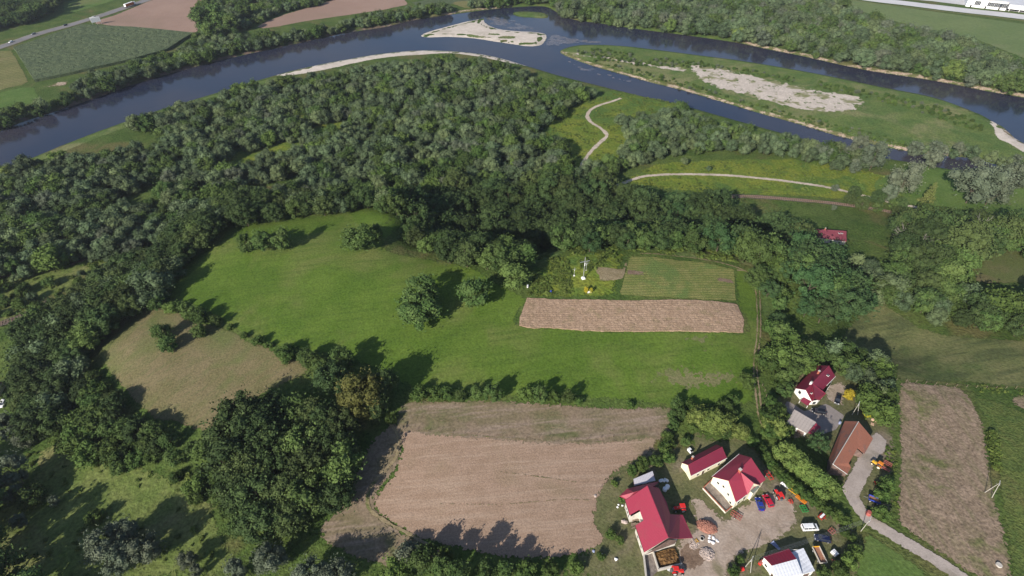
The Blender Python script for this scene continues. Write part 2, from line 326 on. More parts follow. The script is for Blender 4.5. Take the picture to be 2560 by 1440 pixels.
M['rut'] = ground('worn_rut', (.205, .165, .095), (.25, .20, .125), (.12, .13, .05), big=.12, mid=.3, fine=1.6, soft=.5, c3amt=(.55, .65))
M['farmg'] = ground('farm_grass', (.100, .108, .046), (.135, .128, .064), (.190, .155, .112), big=.06, mid=.2, fine=1.3, bumpd=.2, c3amt=(.52, .68), soft=4.0, finec=.35)
M['lowm'] = ground('lower_meadow', (.098, .136, .035), (.130, .156, .048), (.170, .165, .070), big=.04, mid=.12, fine=.9, bumpd=.35, c3amt=(.5, .7), soft=4.0, finec=.42)
M['soil'] = ground('bare_soil', (.155, .105, .075), (.21, .15, .11), None, mid=.3, fine=1.8, soft=1.0)
M['paving'] = ground('yard_paving', (.245, .215, .20), (.285, .25, .235), (.21, .18, .165), big=.15, mid=.4, fine=3, bumpd=.03, soft=.2, finec=.1)
M['asphalt'] = ground('asphalt', (.17, .165, .17), (.21, .20, .205), None, mid=.05, fine=1.0, bumpd=.02, soft=0, finec=.08)
M['shoulder'] = ground('road_shoulder', (.24, .21, .17), (.19, .18, .11), None, mid=.1, fine=.6, soft=1.0)
M['ballast'] = ground('ballast', (.100, .084, .070), (.135, .112, .094), (.085, .09, .045), big=.1, mid=.3, fine=2.0, soft=.8)
M['concrete'] = ground('concrete_apron', (.50, .49, .50), (.56, .55, .56), None, mid=.02, fine=.3, soft=0, finec=.05)
M['lines'] = plain('road_paint', (.75, .75, .72), .7)

# water
def water():
    m, nt, b, out = nmat('river_water'); co = N(nt, 'ShaderNodeNewGeometry').outputs['Position']
    n1 = noise(nt, co, .012, 3); n2 = noise(nt, mapping(nt, co, .3, (1, 2.5, 1)), .05, 3)
    c = mixc(nt, rng_(nt, n1, .3, .7), (.018, .024, .048), (.042, .039, .052)); nt.links.new(c, b.inputs['Base Color'])
    b.inputs['Roughness'].default_value = .09; b.inputs['IOR'].default_value = 1.33; b.inputs['Specular IOR Level'].default_value = .5
    bump(nt, b, mathn(nt, 'ADD', noise(nt, co, .5, 2), mathn(nt, 'MULTIPLY', n2, 1.2)), .10, .3); return m
M['water'] = water()
M['riffle'] = ground('shallow_riffle', (.085, .070, .075), (.13, .105, .10), (.06, .055, .07), big=.05, mid=.2, fine=.5, bumpd=.1, soft=9.0, finec=.3, edge_scale=.08)
for n_ in M['riffle'].node_tree.nodes:
    if n_.type == 'BSDF_PRINCIPLED': n_.inputs['Roughness'].default_value = .2; n_.inputs['Specular IOR Level'].default_value = .5
# foliage
M['oak'] = leafmat('oak_leaves', (.032, .058, .018), (.058, .090, .030), .28, nsc=3.0, c3=(.072, .088, .028))
M['maple'] = leafmat('mixed_leaves', (.046, .085, .022), (.084, .127, .037), .30, nsc=3.0, c3=(.106, .138, .037))
M['willow'] = leafmat('willow_leaves', (.064, .098, .046), (.104, .142, .072), .32, nsc=2.5, c3=(.128, .150, .066))
M['silver'] = leafmat('silver_leaves', (.086, .106, .066), (.128, .148, .098), .15, nsc=2.5)
M['yellowoak'] = leafmat('yellowing_leaves', (.076, .084, .022), (.114, .116, .034), .05, nsc=3)
M['lime'] = leafmat('lime_leaves', (.105, .150, .036), (.150, .192, .050), .14, nsc=3)
M['bush'] = leafmat('bush_leaves', (.042, .078, .018), (.076, .116, .028), .28, nsc=2.0, c3=(.100, .132, .030))
M['robinia'] = leafmat('robinia_leaves', (.036, .070, .024), (.062, .102, .036), .18, nsc=3)
M['spruce'] = leafmat('spruce_needles', (.035, .055, .022), (.065, .085, .035), .15, nsc=3)
M['tip'] = leafmat('young_spruce_needles', (.12, .14, .04), (.16, .17, .055), .1, nsc=3)
M['gold'] = leafmat('golden_leaves', (.30, .26, .02), (.42, .35, .04), .12, nsc=2)
M['herbl'] = leafmat('herb_leaves', (.075, .115, .024), (.115, .145, .032), .3, nsc=2, c3=(.130, .145, .034))
M['bark'] = plain('bark', (.10, .08, .06), .9, .1, scale=3)
M['palebark'] = plain('pale_bark', (.20, .18, .16), .85, .1, scale=3)
# ------------------------------------------------------------------ the ground sheet, water and fields
nx, ny = len(GX), len(GY); idx = np.arange(nx * ny).reshape(nx, ny)
quads = np.stack([idx[:-1, :-1], idx[1:, :-1], idx[1:, 1:], idx[:-1, 1:]], -1).reshape(-1, 4)
tag(obj('ground', fmesh('ground', np.c_[GP, GZ.ravel()], quads, [M['rough']], smooth_=True)), 'green hill and flood plain of rough grass', None, None, 'structure')

def jitter(poly, amp, sc):
    out = []; n = len(poly)
    for i in range(n):
        a = poly[i - 1]; b = poly[(i + 1) % n]; t = b - a; L = np.hypot(*t) + 1e-9; nrm = np.array([-t[1], t[0]]) / L
        out.append(poly[i] + nrm * amp * mnoise.fractal(Vector((poly[i][0] * sc, poly[i][1] * sc, 1.7)), 1, 2, 3))
    return np.array(out)
def resample(poly, step, closed=True):
    P = np.vstack([poly, poly[:1]]) if closed else poly
    seg = np.hypot(*np.diff(P, axis=0).T); s = np.r_[0, np.cumsum(seg)]; n = max(4, int(s[-1] / step))
    t = np.linspace(0, s[-1], n + 1); 
    if closed: t = t[:-1]
    return np.c_[np.interp(t, s, P[:, 0]), np.interp(t, s, P[:, 1])]
def drape(name, poly, mat, off=.10, grid=3.0, step=2.0, lift=0.0, rough=0.0, z=None, label=None, kind='structure', parent=None, noedge=False):
    """sheet over the terrain inside a world polygon; lift > 0 raises it as a standing crop with sides"""
    poly = np.asarray(poly); lo = poly.min(0); hi = poly.max(0)
    X, Y = np.meshgrid(np.arange(lo[0], hi[0], grid), np.arange(lo[1], hi[1], grid)); I = np.c_[X.ravel(), Y.ravel()]
    I = I + rng.uniform(-.3, .3, I.shape) * grid
    I = I[in_poly(I, poly)]
    if len(I): I = I[dist_poly(I, poly) > grid * .45]
    pts = np.vstack([poly, I]) if len(I) else poly; nb = len(poly)
    r = delaunay_2d_cdt([Vector(p) for p in pts], [], [list(range(nb))], 1, 1e-4)
    V = np.array([(v.x, v.y) for v in r[0]]); T = np.array([list(f) for f in r[2] if len(f) == 3], int)
    d = dist_poly(V, poly)
    zz = (terr(V[:, 0], V[:, 1]) if z is None else np.full(len(V), z)) + off
    if lift:
        zz = zz + lift + rng.uniform(-rough, rough, len(V)) * (d > 1e-3)
        b = np.where(d < 1e-3)[0]
    vv = np.c_[V, zz]
    a = V[T[:, 1]] - V[T[:, 0]]; c = V[T[:, 2]] - V[T[:, 0]]; fl = a[:, 0] * c[:, 1] - a[:, 1] * c[:, 0] < 0; T[fl] = T[fl][:, ::-1]
    if lift:                                               # sides
        order = [int(np.argmin(((V - p) ** 2).sum(1))) for p in poly]; n0 = len(vv)
        base = vv[order].copy(); base[:, 2] -= lift + .1; vv = np.vstack([vv, base]); k = len(order); S = []
        sg = np.sum(poly[:, 0] * np.roll(poly[:, 1], -1) - np.roll(poly[:, 0], -1) * poly[:, 1]) > 0
        for i in range(k):
            j = (i + 1) % k; q = [order[i], n0 + i, n0 + j, order[j]]
            if order[i] == order[j]: continue
            if not sg: q = q[::-1]
            S += [[q[0], q[1], q[2]], [q[0], q[2], q[3]]]
        T = np.vstack([T, S]); d = np.r_[d, np.zeros(k)]
    me = fmesh(name, vv, T, [mat], smooth_=not lift)
    at = me.attributes.new('edge', 'FLOAT', 'POINT'); at.data.foreach_set('value', np.minimum(d, 6.0).astype(np.float32))
    return tag(obj(name, me, None, parent), label, None, None, kind)
def field(name, pix, mat, off=.10, grid=3.0, step=1.6, jit=.5, jsc=.2, sm=True, label=None, **kw):
    w = hits(pix); w = smooth(w, 5) if sm else w
    w = jitter(resample(w, step), jit, jsc)
    return drape(name, w, M[mat], off, grid, step, label=label, **kw)
def ribbon(name, line, mat, width, off=.16, step=2.0, sm=True, wjit=.12, label=None, kind='structure', parent=None, world=False):
    c = np.asarray(line, float) if world else hits(line); c = smooth(c, 6, False) if sm else c; c = resample(c, step, False)
    t = np.gradient(c, axis=0); t /= np.hypot(*t.T)[:, None]; nrm = np.c_[-t[:, 1], t[:, 0]]
    k = np.array([-1, -.5, 0, .5, 1]); V = []; E = []
    for i in range(len(c)):
        w = width * .5 * (1 + wjit * mnoise.noise(Vector((c[i][0] * .15, c[i][1] * .15, 9))))
        for kk in k: p = c[i] + nrm[i] * w * kk; V.append((p[0], p[1], tz(*p) + off)); E.append((1 - abs(kk)) * w)
    n = len(c); Q = np.array([[i * 5 + j, i * 5 + j + 1, i * 5 + j + 6, i * 5 + j + 5] for i in range(n - 1) for j in range(4)])[:, ::-1]
    me = fmesh(name, np.array(V), Q, [M[mat]], smooth_=True)
    at = me.attributes.new('edge', 'FLOAT', 'POINT'); at.data.foreach_set('value', np.array(E, np.float32))
    return tag(obj(name, me, None, parent), label, None, None, kind)

# river
rw = resample(riv_w, 6.0)
def expand(poly, d):
    out = []; n = len(poly); sg = 1 if np.sum(poly[:, 0] * np.roll(poly[:, 1], -1) - np.roll(poly[:, 0], -1) * poly[:, 1]) > 0 else -1
    for i in range(n):
        t = poly[(i + 1) % n] - poly[i - 1]; t = t / (np.hypot(*t) + 1e-9); out.append(poly[i] + sg * np.array([t[1], -t[0]]) * d)
    return np.array(out)
lo = riv_w.min(0) - 5; hi = riv_w.max(0) + 5
wq = mesh('river', [(lo[0], lo[1], WATER), (hi[0], lo[1], WATER), (hi[0], hi[1], WATER), (lo[0], hi[1], WATER)], [(0, 1, 2, 3)])
tag(obj('river', wq, M['water']), 'dark blue river curving round the hill', None, None, 'structure')
def onplain(pix): return wpoly(pix, WATER + 1.0)
drape('gravel_bar', jitter(resample(expand(bar_w, 1.0), 2.5), .8, .15), M['gravel'], .05, 5, label='long pale gravel bar in the middle of the river')
drape('grassy_islet', jitter(resample(expand(isl_w, -1.0), 2.5), .8, .15), M['bankv'], .05, 5, label='small green islet upstream of the gravel bar')
for s in ("1158,88 1175,86 1200,90 1222,92 1210,95 1180,93", "1242,94 1262,90 1290,92 1292,96 1270,98 1245,96", "1205,86 1235,84 1262,86 1240,89"):
    drape('gravel_bar_weeds', jitter(resample(smooth(wpoly(px(s), WATER + .6), 4), 1.5), .8, .3), M['bankv'], .14, 4, label='strip of low green weeds on the gravel bar')
for s_, l_ in (("1206,46 1240,40 1290,50 1330,66 1360,80 1300,78 1248,72 1222,62", 'shallow brown riffle above the gravel bar'), ("1352,84 1400,88 1460,96 1520,108 1440,112 1380,116 1352,112 1364,96", 'shallow brown riffle at the tail of the gravel bar'), ("1404,140 1450,160 1520,182 1600,206 1560,206 1480,186 1410,158", 'shallow water along the island tip')):
    drape('river_shallows', resample(smooth(wpoly(px(s_), WATER), 4), 3.0), M['riffle'], .03, 6, z=WATER, label=l_)
drape('shore_gravel', jitter(resample(smooth(wpoly(px("690,187 760,172 830,153 900,141 960,132 1040,125 1090,125 1180,130 1250,140 1300,155 1320,168 1270,160 1200,145 1120,136 1060,139 960,147 880,162 800,180 720,192"), WATER + .5), 5), 2.5), .8, .1), M['gravel'], .10, 4, label='curved pale gravel shore along the near bank')
drape('island_meadow', jitter(resample(smooth(onplain(px("1404,132 1432,118 1480,114 1560,118 1650,128 1750,141 1850,154 1960,172 2080,194 2200,219 2330,245 2440,284 2490,306 2530,340 2560,380 2620,420 2500,418 2420,394 2300,380 2200,361 2100,338 2000,308 1900,280 1800,250 1700,221 1620,201 1560,184 1500,167 1440,147")), 4), 3.0), 1.0, .1), M['bankv'], .10, 6, label='long green island between the two river arms')
drape('island_gravel', jitter(resample(smooth(onplain(px("1722,166 1760,164 1850,180 1950,204 2050,226 2140,240 2175,256 2140,282 2060,286 1960,268 1880,248 1800,226 1745,198")), 5), 2.5), 2.5, .08), M['gravelw'], .16, 4, label='wide stony flat on the long island')
drape('island_gravel', jitter(resample(smooth(onplain(px("1404,131 1425,127 1450,135 1500,140 1560,150 1640,162 1720,172 1700,182 1640,172 1560,160 1480,148 1430,142")), 5), 2.5), 2.5, .1), M['gravelw'], .15, 4, label='broken line of stones at the island tip')
drape('sand_beach', jitter(resample(smooth(onplain(px("2440,286 2480,303 2520,325 2560,352 2640,390 2640,410 2560,384 2525,362 2492,346 2482,322 2465,305")), 5), 2.5), 1.0, .1), M['gravel'], .16, 4, label='pale sandy beach at the right tip of the island')
def bankline(a, b, mat, width, off, label, shift=0.0):
    seg = riv_w[a:b]; t = np.gradient(seg, axis=0); t /= np.hypot(*t.T)[:, None]; nrm = np.c_[t[:, 1], -t[:, 0]]
    ribbon('river_bank', seg + (nrm if True else 0) * shift, mat, width, off, 3.0, False, .5, label, world=True)
k4 = 4
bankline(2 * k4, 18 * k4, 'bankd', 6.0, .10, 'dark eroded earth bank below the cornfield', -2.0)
bankline(15 * k4, 20 * k4, 'bank', 6.0, .14, 'pale eroded bank below the far tilled field', -2.5)
bankline(30 * k4, 46 * k4, 'bank', 7.0, .12, 'pale sandy bank under the far right wood', -2.5)
sgi = next(i for i, p in enumerate(RIV) if p == (1400, 130))
bankline(sgi * k4, (sgi + 13) * k4, 'bank', 5.0, .18, 'narrow pale bank along the side arm', -1.5)

# far fields and roads
def far(name, s, mat, off=.10, grid=8, step=4, jit=.6, label=None, **kw): return field(name, px(s), mat, off, grid, step, jit, .1, False, label, **kw)
far('corn_field', "36,124 110,99 205,66 330,72 486,87 462,100 420,128 330,153 250,171 180,187 88,206 60,160", 'corn', .1, 3.0, 2.0, .4, 'grey-green corn field beside the highway', lift=2.2, rough=.35)
far('tilled_field', "222,58 290,37 372,3 430,-25 580,-25 512,60 486,86 330,70", 'tilled', .1, label='pinkish tilled field behind the corn')
far('tilled_field', "628,76 660,56 705,38 800,10 862,-12 1005,-12 1022,12 965,24 870,38 760,54 700,66", 'tilled', .1, label='orange-brown tilled field beyond the river')
far('stubble_strip', "-60,136 -10,130 28,122 50,160 76,209 30,218 -10,229 -90,240", 'palecrop', .1, label='pale yellow strip left of the corn field')
far('grass_strip', "-90,246 -10,234 40,222 82,214 106,252 60,264 0,277 -90,300", 'crop', .1, label='bright green strip below the pale yellow one')
far('bare_patch', "100,212 130,206 175,202 168,212 130,222 110,228", 'bank', .12, label='bare pinkish patch near the corn field corner')
far('far_grass', "-80,110 0,86 100,55 190,30 290,0 340,-30 150,-30 160,30 100,60 0,92 -80,108", 'crop', .08, label='grass verge beyond the highway')
far('far_meadow', "2070,-12 2150,2 2300,24 2450,45 2640,70 2700,190 2560,146 2440,98 2330,78 2200,44 2110,14", 'farcrop', .1, label='wide flat green field at top right')
far('ochre_strip', "1120,6 1180,0 1260,-10 1220,12 1165,22", 'palecrop', .1, label='pale strip beyond the river bend')
far('green_strip', "1030,6 1120,-8 1240,-14 1160,4 1100,16 1050,22", 'corn', .1, label='dull green field beyond the river bend')
HW = px("-260,205 -120,158 0,119 90,87 180,62 270,34 360,3 460,-32 560,-66")
ribbon('highway_shoulder', HW, 'shoulder', 14, .30, 6, True, .05, 'grassy shoulders of the highway')
ribbon('highway', HW, 'asphalt', 10.0, .38, 6, True, .0, 'grey two-lane highway crossing the top left corner')
RW = px("1960,-44 2060,-22 2160,-4 2260,8 2400,25 2560,43 2700,60")
ribbon('concrete_road', RW, 'concrete', 22, .2, 10, True, 0, 'pale concrete road in front of the white hall')
ribbon('grass_verge', [(x, y + 9) for x, y in RW], 'palecrop', 4, .16, 10, True, 0, 'dry verge beside the pale concrete road')
ap = hits(px("2230,-6 2330,3 2450,18 2640,42 2700,10 2500,-30 2300,-30")); drape('concrete_apron', ap, M['concrete'], .15, 20, label='pale concrete apron round the white hall')

# flood plain near side
field('herb_glade', px("1490,238 1560,228 1640,240 1700,262 1640,310 1590,350 1560,390 1500,420 1440,430 1410,372 1345,335 1380,300 1430,265"), 'herb', .1, 4, 2.5, 1.5, label='yellow-green glade in the flood plain wood')
field('herb_meadow', px("1560,458 1600,425 1650,408 1760,400 1900,395 2000,398 2100,412 2220,440 2330,480 2300,505 2200,500 2100,500 2000,492 1880,488 1740,482 1640,470"), 'herb', .1, 4, 2.5, 1.5, label='yellow-green meadow along the sandy track')
field('mown_glade', px("2190,450 2260,420 2340,400 2420,430 2480,480 2560,470 2640,500 2620,560 2500,540 2380,520 2280,510 2200,490"), 'crop', .12, 4, 2.5, 1.5, label='smooth green glade among the silver willows')
field('herb_glade', px("590,380 650,370 720,352 760,362 720,388 650,402 600,420 540,450 500,455 545,415"), 'herb', .1, 4, 2.5, 1.5, label='narrow glade inside the flood plain wood')
field('herb_glade', px("780,320 830,300 870,306 850,330 800,350"), 'herb', .1, 4, 2.5, 1.5, label='small bright glade inside the flood plain wood')
field('herb_clearing', px("-60,690 40,665 120,650 220,620 330,590 420,585 330,640 240,680 180,720 90,760 30,800 -60,830"), 'lowm', .1, 4, 2.5, 1.5, label='weedy clearing along the path below the hill')
field('shore_herbs', px("-60,440 0,424 80,396 160,364 240,333 320,304 400,278 480,254 560,230 640,206 700,192 700,200 640,218 560,244 480,268 400,292 320,318 240,348 160,380 80,412 0,446 -60,462"), 'bankv', .12, 4, 2.5, 1.2, label='green weedy strip along the near river bank')
ribbon('sandy_track', px("1552,246 1530,254 1500,263 1478,274 1468,290 1478,306 1500,320 1517,338 1503,354 1480,376 1462,400 1452,425 1446,452"), 'sandroad', 3.4, .2, 1.5, True, .3, label='sandy track winding through the yellow-green glade')
ribbon('sandy_track', px("1540,466 1580,450 1620,440 1700,436 1800,438 1900,446 2000,458 2080,471 2160,490 2240,509 2320,524 2400,538"), 'sandroad', 3.3, .2, 1.5, True, .15, label='sandy track along the foot of the hill')
ribbon('dirt_track', px("-40,700 0,690 50,680 100,674 150,668 190,655 240,632"), 'bankd', 6.0, .2, 1.5, True, .3, label='dark wet track at the left edge')

# hill fields
field('meadow', px("398,738 425,692 478,622 540,570 620,546 720,531 820,524 905,518 985,525 1010,548 985,585 960,615 1000,636 1100,652 1180,668 1240,705 1300,735 1322,748 1300,775 1295,812 1380,818 1500,826 1700,827 1856,832 1862,800 1845,758 1840,676 1868,672 1888,690 1898,760 1905,830 1893,900 1886,960 1880,1010 1800,1012 1690,1018 1600,1006 1450,995 1300,995 1160,985 1040,990 1020,968 960,935 880,905 780,880 700,868 640,850 590,824 545,800 500,775 455,752"), 'meadow', .10, 3.0, 1.6, .6, label='bright green mown meadow on the hill top')
field('worn_patch', px("1705,838 1760,832 1790,845 1785,865 1765,880 1740,878 1712,860"), 'dryspot', .16, 1.5, 1.0, .5, label='dry brown patch below the ripe grain')
field('worn_patch', px("1600,930 1660,912 1780,908 1860,925 1870,960 1800,985 1690,985 1640,965"), 'dryspot', .15, 2, 1.2, .8, label='dry worn patch in the lower right of the meadow')
field('grain_field', px("1318,746 1420,750 1560,753 1700,750 1842,762 1850,780 1860,800 1857,832 1780,831 1700,829 1600,830 1500,829 1440,826 1380,820 1335,822 1296,815 1302,790"), 'grain', .05, .9, .7, .35, jsc=.5, sm=False, label='pinkish ripe grain strip on the hill', lift=.35, rough=.06)
field('vegetable_plot', px("1574,641 1640,643 1740,654 1836,674 1838,700 1842,755 1760,750 1650,744 1546,738 1560,690"), 'plot', .14, 1.5, 1.0, .2, sm=False, label='vegetable plot with green rows beside the crosses')
field('soil_strip', px("1566,672 1612,680 1610,690 1564,687"), 'soil', .2, 1.2, .8, .15, sm=False, label='bare soil strip in the vegetable plot')
field('soil_strip', px("1788,692 1836,700 1836,712 1790,704"), 'soil', .2, 1.2, .8, .15, sm=False, label='bare soil corner in the vegetable plot')
field('garden', px("1322,736 1335,690 1365,655 1410,638 1480,630 1556,632 1562,650 1548,700 1540,738 1460,746 1390,746"), 'herb', .16, 1.5, 1.0, .5, label='flower garden round the crosses')
field('bare_spot', px("1488,668 1550,672 1560,660 1572,645 1560,690 1545,700 1502,704 1496,690"), 'rut', .2, 1.2, .8, .4, label='bare brown patch beside the crosses')
field('hill_scrub', px("1345,650 1450,622 1600,628 1760,648 1880,668 1895,700 1910,830 1925,800 1960,740 1950,690 1920,655 1800,620 1600,600 1440,600 1360,630"), 'bankv', .12, 2.5, 1.5, .8, label='grassy rim of the hill behind the vegetable plot')
for s, n_ in (("1842,676 1868,680 1882,700 1890,740 1893,790 1892,840 1886,890 1884,930 1888,975 1892,1010 1898,1050 1914,1080", 0), ("1600,634 1700,642 1790,655 1850,672 1872,684 1893,700 1899,740 1901,790 1900,840 1894,890 1892,930 1898,975 1901,1010 1908,1050 1926,1078", 1)):
    ribbon('wheel_rut', px(s), 'rut', 1.0, .22, 1.2, True, .5, label=('left' if n_ == 0 else 'right') + ' wheel rut of the farm track')
field('dry_pasture', px("330,764 380,756 430,765 480,800 560,818 620,848 700,880 770,912 760,940 700,966 640,1000 590,1040 545,1072 500,1080 440,1062 380,1046 320,995 270,930 238,872 268,812"), 'dry', .10, 3, 1.6, .6, label='brownish dry pasture on the left shoulder of the hill')
ribbon('cow_path', px("390,870 430,905 470,918"), 'rut', .5, .18, 1.2, True, .3, label='thin cow path beside the pasture bushes')
ribbon('cow_path', px("500,880 560,915 620,945 690,982"), 'rut', .5, .18, 1.2, True, .3, label='thin cow path down the dry pasture')
field('grazed_strip', px("1012,1004 1100,1000 1300,1002 1420,1010 1560,1018 1682,1018 1690,1045 1664,1095 1560,1125 1440,1125 1300,1118 1150,1108 1040,1100 1000,1085 985,1050"), 'scalp', .11, 2.5, 1.4, .5, label='grazed strip with ruts above the stubble field')
field('grazed_strip', px("985,1055 1012,1085 1010,1130 990,1180 945,1235 950,1285 1030,1340 1110,1380 1050,1420 920,1410 830,1370 795,1325 850,1260 895,1170 930,1100"), 'scalp', .13, 2.2, 1.4, .5, label='brownish grazed slope between the oak grove and the stubble field')
field('stubble_field', px("1010,1078 1100,1084 1250,1095 1400,1104 1500,1104 1600,1092 1645,1080 1652,1110 1610,1145 1560,1170 1515,1215 1498,1260 1490,1310 1520,1340 1500,1370 1440,1392 1330,1402 1200,1388 1100,1366 1030,1342 975,1310 945,1285 930,1250 960,1215 985,1180 1000,1130"), 'stub', .15, 2.5, 1.4, .5, label='large pinkish stubble field in the foreground')
for s in ("1030,1076 1150,1086 1300,1099 1450,1106 1560,1102", "1000,1040 1100,1052 1250,1062 1400,1070 1560,1078", "1040,1020 1150,1026 1300,1034 1420,1040", "1250,1180 1310,1188 1400,1200 1440,1206", "1100,1260 1250,1262 1400,1250 1480,1252"):
    ribbon('tyre_track', px(s), 'rut', .55, .24, 1.5, True, .4, label='pale tyre line across the stubble field')
ribbon('farm_track', px("975,1060 990,1080 996,1110 992,1140 970,1170 940,1200 922,1230 920,1262 935,1285 975,1310 1030,1340 1090,1375"), 'rut', 1.5, .24, 1.2, True, .4, label='dirt track along the left edge of the stubble field')
ribbon('farm_track', px("965,1075 975,1110 970,1140 945,1180 925,1215 919,1255 945,1300 1000,1345"), 'rut', .6, .23, 1.2, True, .4, label='second rut left of the stubble field')
field('lower_meadow', px("100,1120 190,1085 260,1085 330,1140 420,1180 530,1190 545,1250 560,1330 600,1390 560,1450 60,1460 -60,1400 -40,1300 60,1230"), 'lowm', .10, 3, 1.8, 1.0, label='sunlit rough meadow at the lower left')
field('farm_grass', px("1690,1050 1720,1100 1660,1100 1600,1110 1520,1160 1460,1225 1450,1310 1460,1350 1420,1400 1400,1460 2160,1460 2150,1340 2100,1290 2030,1240 1960,1190 1900,1120 1860,1080 1780,1090"), 'farmg', .07, 2.5, 1.6, .8, label='worn yellowish grass round the farm buildings')
field('garden_grass', px("1925,1080 1935,980 1990,880 2060,890 2130,940 2230,960 2245,1080 2236,1290 2200,1300 2150,1270 2100,1225 2040,1120"), 'farmg', .06, 2.5, 1.6, .8, label='worn garden grass round the white house')
# right side
field('hay_meadow', px("2105,850 2140,790 2180,742 2230,770 2300,815 2400,840 2600,862 2620,965 2400,958 2240,952 2225,910"), 'hay', .10, 3, 1.8, .8, label='mown hay meadow at the right edge')
field('weedy_stubble', px("2247,962 2300,958 2390,966 2432,1005 2462,1070 2476,1150 2490,1230 2508,1320 2530,1445 2440,1445 2340,1376 2252,1318 2238,1285 2246,1150"), 'stubw', .12, 2.2, 1.4, .5, label='weedy stubble field right of the gravel road')
field('root_crop', px("2416,985 2480,1000 2560,1030 2640,1060 2640,1460 2540,1460 2515,1330 2498,1230 2484,1150 2470,1070 2440,1010"), 'crop2', .11, 2.2, 1.4, .4, label='green root crop at the right edge')
field('brown_field', px("2468,612 2510,600 2570,612 2640,640 2640,712 2560,708 2450,708 2432,690 2455,650"), 'dry', .12, 3, 1.6, .8, label='small brown field at the right edge')
field('brown_field', px("2520,1000 2560,985 2640,975 2640,1040 2580,1035 2545,1020"), 'stubw', .15, 2.5, 1.4, .6, label='brown corner at the right edge beside the root crop')
field('verge', px("2160,1330 2200,1350 2300,1420 2330,1450 2150,1450 2155,1380"), 'crop', .1, 2.2, 1.4, .4, label='green verge below the gravel road')
ribbon('gravel_road', px("2420,1460 2380,1428 2330,1396 2270,1360 2215,1328 2175,1302 2150,1275 2132,1245 2122,1225"), 'gravelroad', 4.6, .20, 1.2, True, .12, label='pale gravel road running to the farm')
field('gravel_road', px("2096,1222 2120,1224 2140,1200 2155,1165 2168,1130 2176,1100 2182,1084 2200,1086 2218,1105 2212,1130 2192,1152 2180,1180 2166,1208 2150,1232 2146,1250 2124,1240 2105,1232"), 'gravelroad', .24, 1.5, .9, .2, label='gravel turning place behind the tiled barn')
ribbon('gravel_road', px("2124,1232 2140,1205 2158,1168 2174,1130 2188,1100"), 'gravelroad', 5.2, .26, 1.2, True, .12, label='pale gravel lane beside the tiled barn')
field('farm_yard', px("1722,1244 1760,1250 1795,1280 1818,1296 1840,1268 1880,1246 1925,1228 1962,1240 1992,1270 1998,1312 1968,1342 1938,1358 1890,1382 1850,1395 1825,1420 1812,1470 1690,1475 1690,1400 1700,1340 1738,1318"), 'yard', .13, 1.5, 1.0, .5, label='trodden dirt farmyard between the red roofs')
field('farm_yard', px("1700,1385 1730,1350 1770,1400 1720,1430"), 'soil', .16, 1.5, 1.0, .5, label='brown mud beside the manure pit')
field('paved_yard', px("1968,1000 2010,1028 2040,1020 2065,1008 2112,1040 2090,1075 2050,1090 1990,1060 1960,1015"), 'paving', .14, 1.5, 1.0, .1, sm=False, label='paved yard between the white house and the tiled barn')
field('bare_yard', px("2062,968 2090,955 2118,965 2112,1010 2092,1014 2066,1000"), 'yard', .13, 1.5, 1.0, .3, label='worn parking patch beside the white house')
# railways
def railway(line, label):
    c = resample(smooth(hits(px(line)), 6, False), 1.2, False)
    ro = ribbon('railway', c, 'ballast', 5.0, .45, 2.4, False, .1, label, world=True)
    t = np.gradient(c, axis=0); t /= np.hypot(*t.T)[:, None]; nrm = np.c_[-t[:, 1], t[:, 0]]
    for s in (-.75, .75):
        V = []; Q = []
        for i in range(len(c)):
            p = c[i] + nrm[i] * s; q = nrm[i] * .05; zb = tz(*c[i]) + .55
            V += [(p[0] - q[0], p[1] - q[1], zb), (p[0] - q[0], p[1] - q[1], zb + .2), (p[0] + q[0], p[1] + q[1], zb + .2), (p[0] + q[0], p[1] + q[1], zb)]
            if i: b = 4 * i; Q += [(b - 4 + k, b + k, b + k + 1, b - 3 + k) for k in range(3)]
        obj('rail', mesh('rail', V, Q), M['rust'], ro)
    V = []; Q = []
    for i in range(len(c)):
        p = c[i]; zb = tz(*p) + .5; u = t[i] * .14; w = nrm[i] * 1.3; b = len(V)
        for dz in (0, .13):
            for a in (-1, 1):
                for e in (-1, 1): V.append((p[0] + u[0] * a + w[0] * e, p[1] + u[1] * a + w[1] * e, zb + dz))
        Q += [(b + 4, b + 5, b + 7, b + 6), (b, b + 1, b + 5, b + 4), (b + 2, b + 6, b + 7, b + 3), (b, b + 4, b + 6, b + 2), (b + 1, b + 3, b + 7, b + 5)]
    tag(obj('sleepers', mesh('sleepers', V, Q), M['wood'], ro), kind='stuff')
M['rust'] = plain('rusty_steel', (.20, .12, .09), .7); M['wood'] = plain('weathered_wood', (.22, .17, .13), .85, .15)
railway("1820,492 1900,494 2000,502 2100,512 2200,527 2290,545 2360,560", 'single railway line at the foot of the hill')
railway("-60,832 0,812 40,798 80,780 130,752", 'single railway line at the left edge')
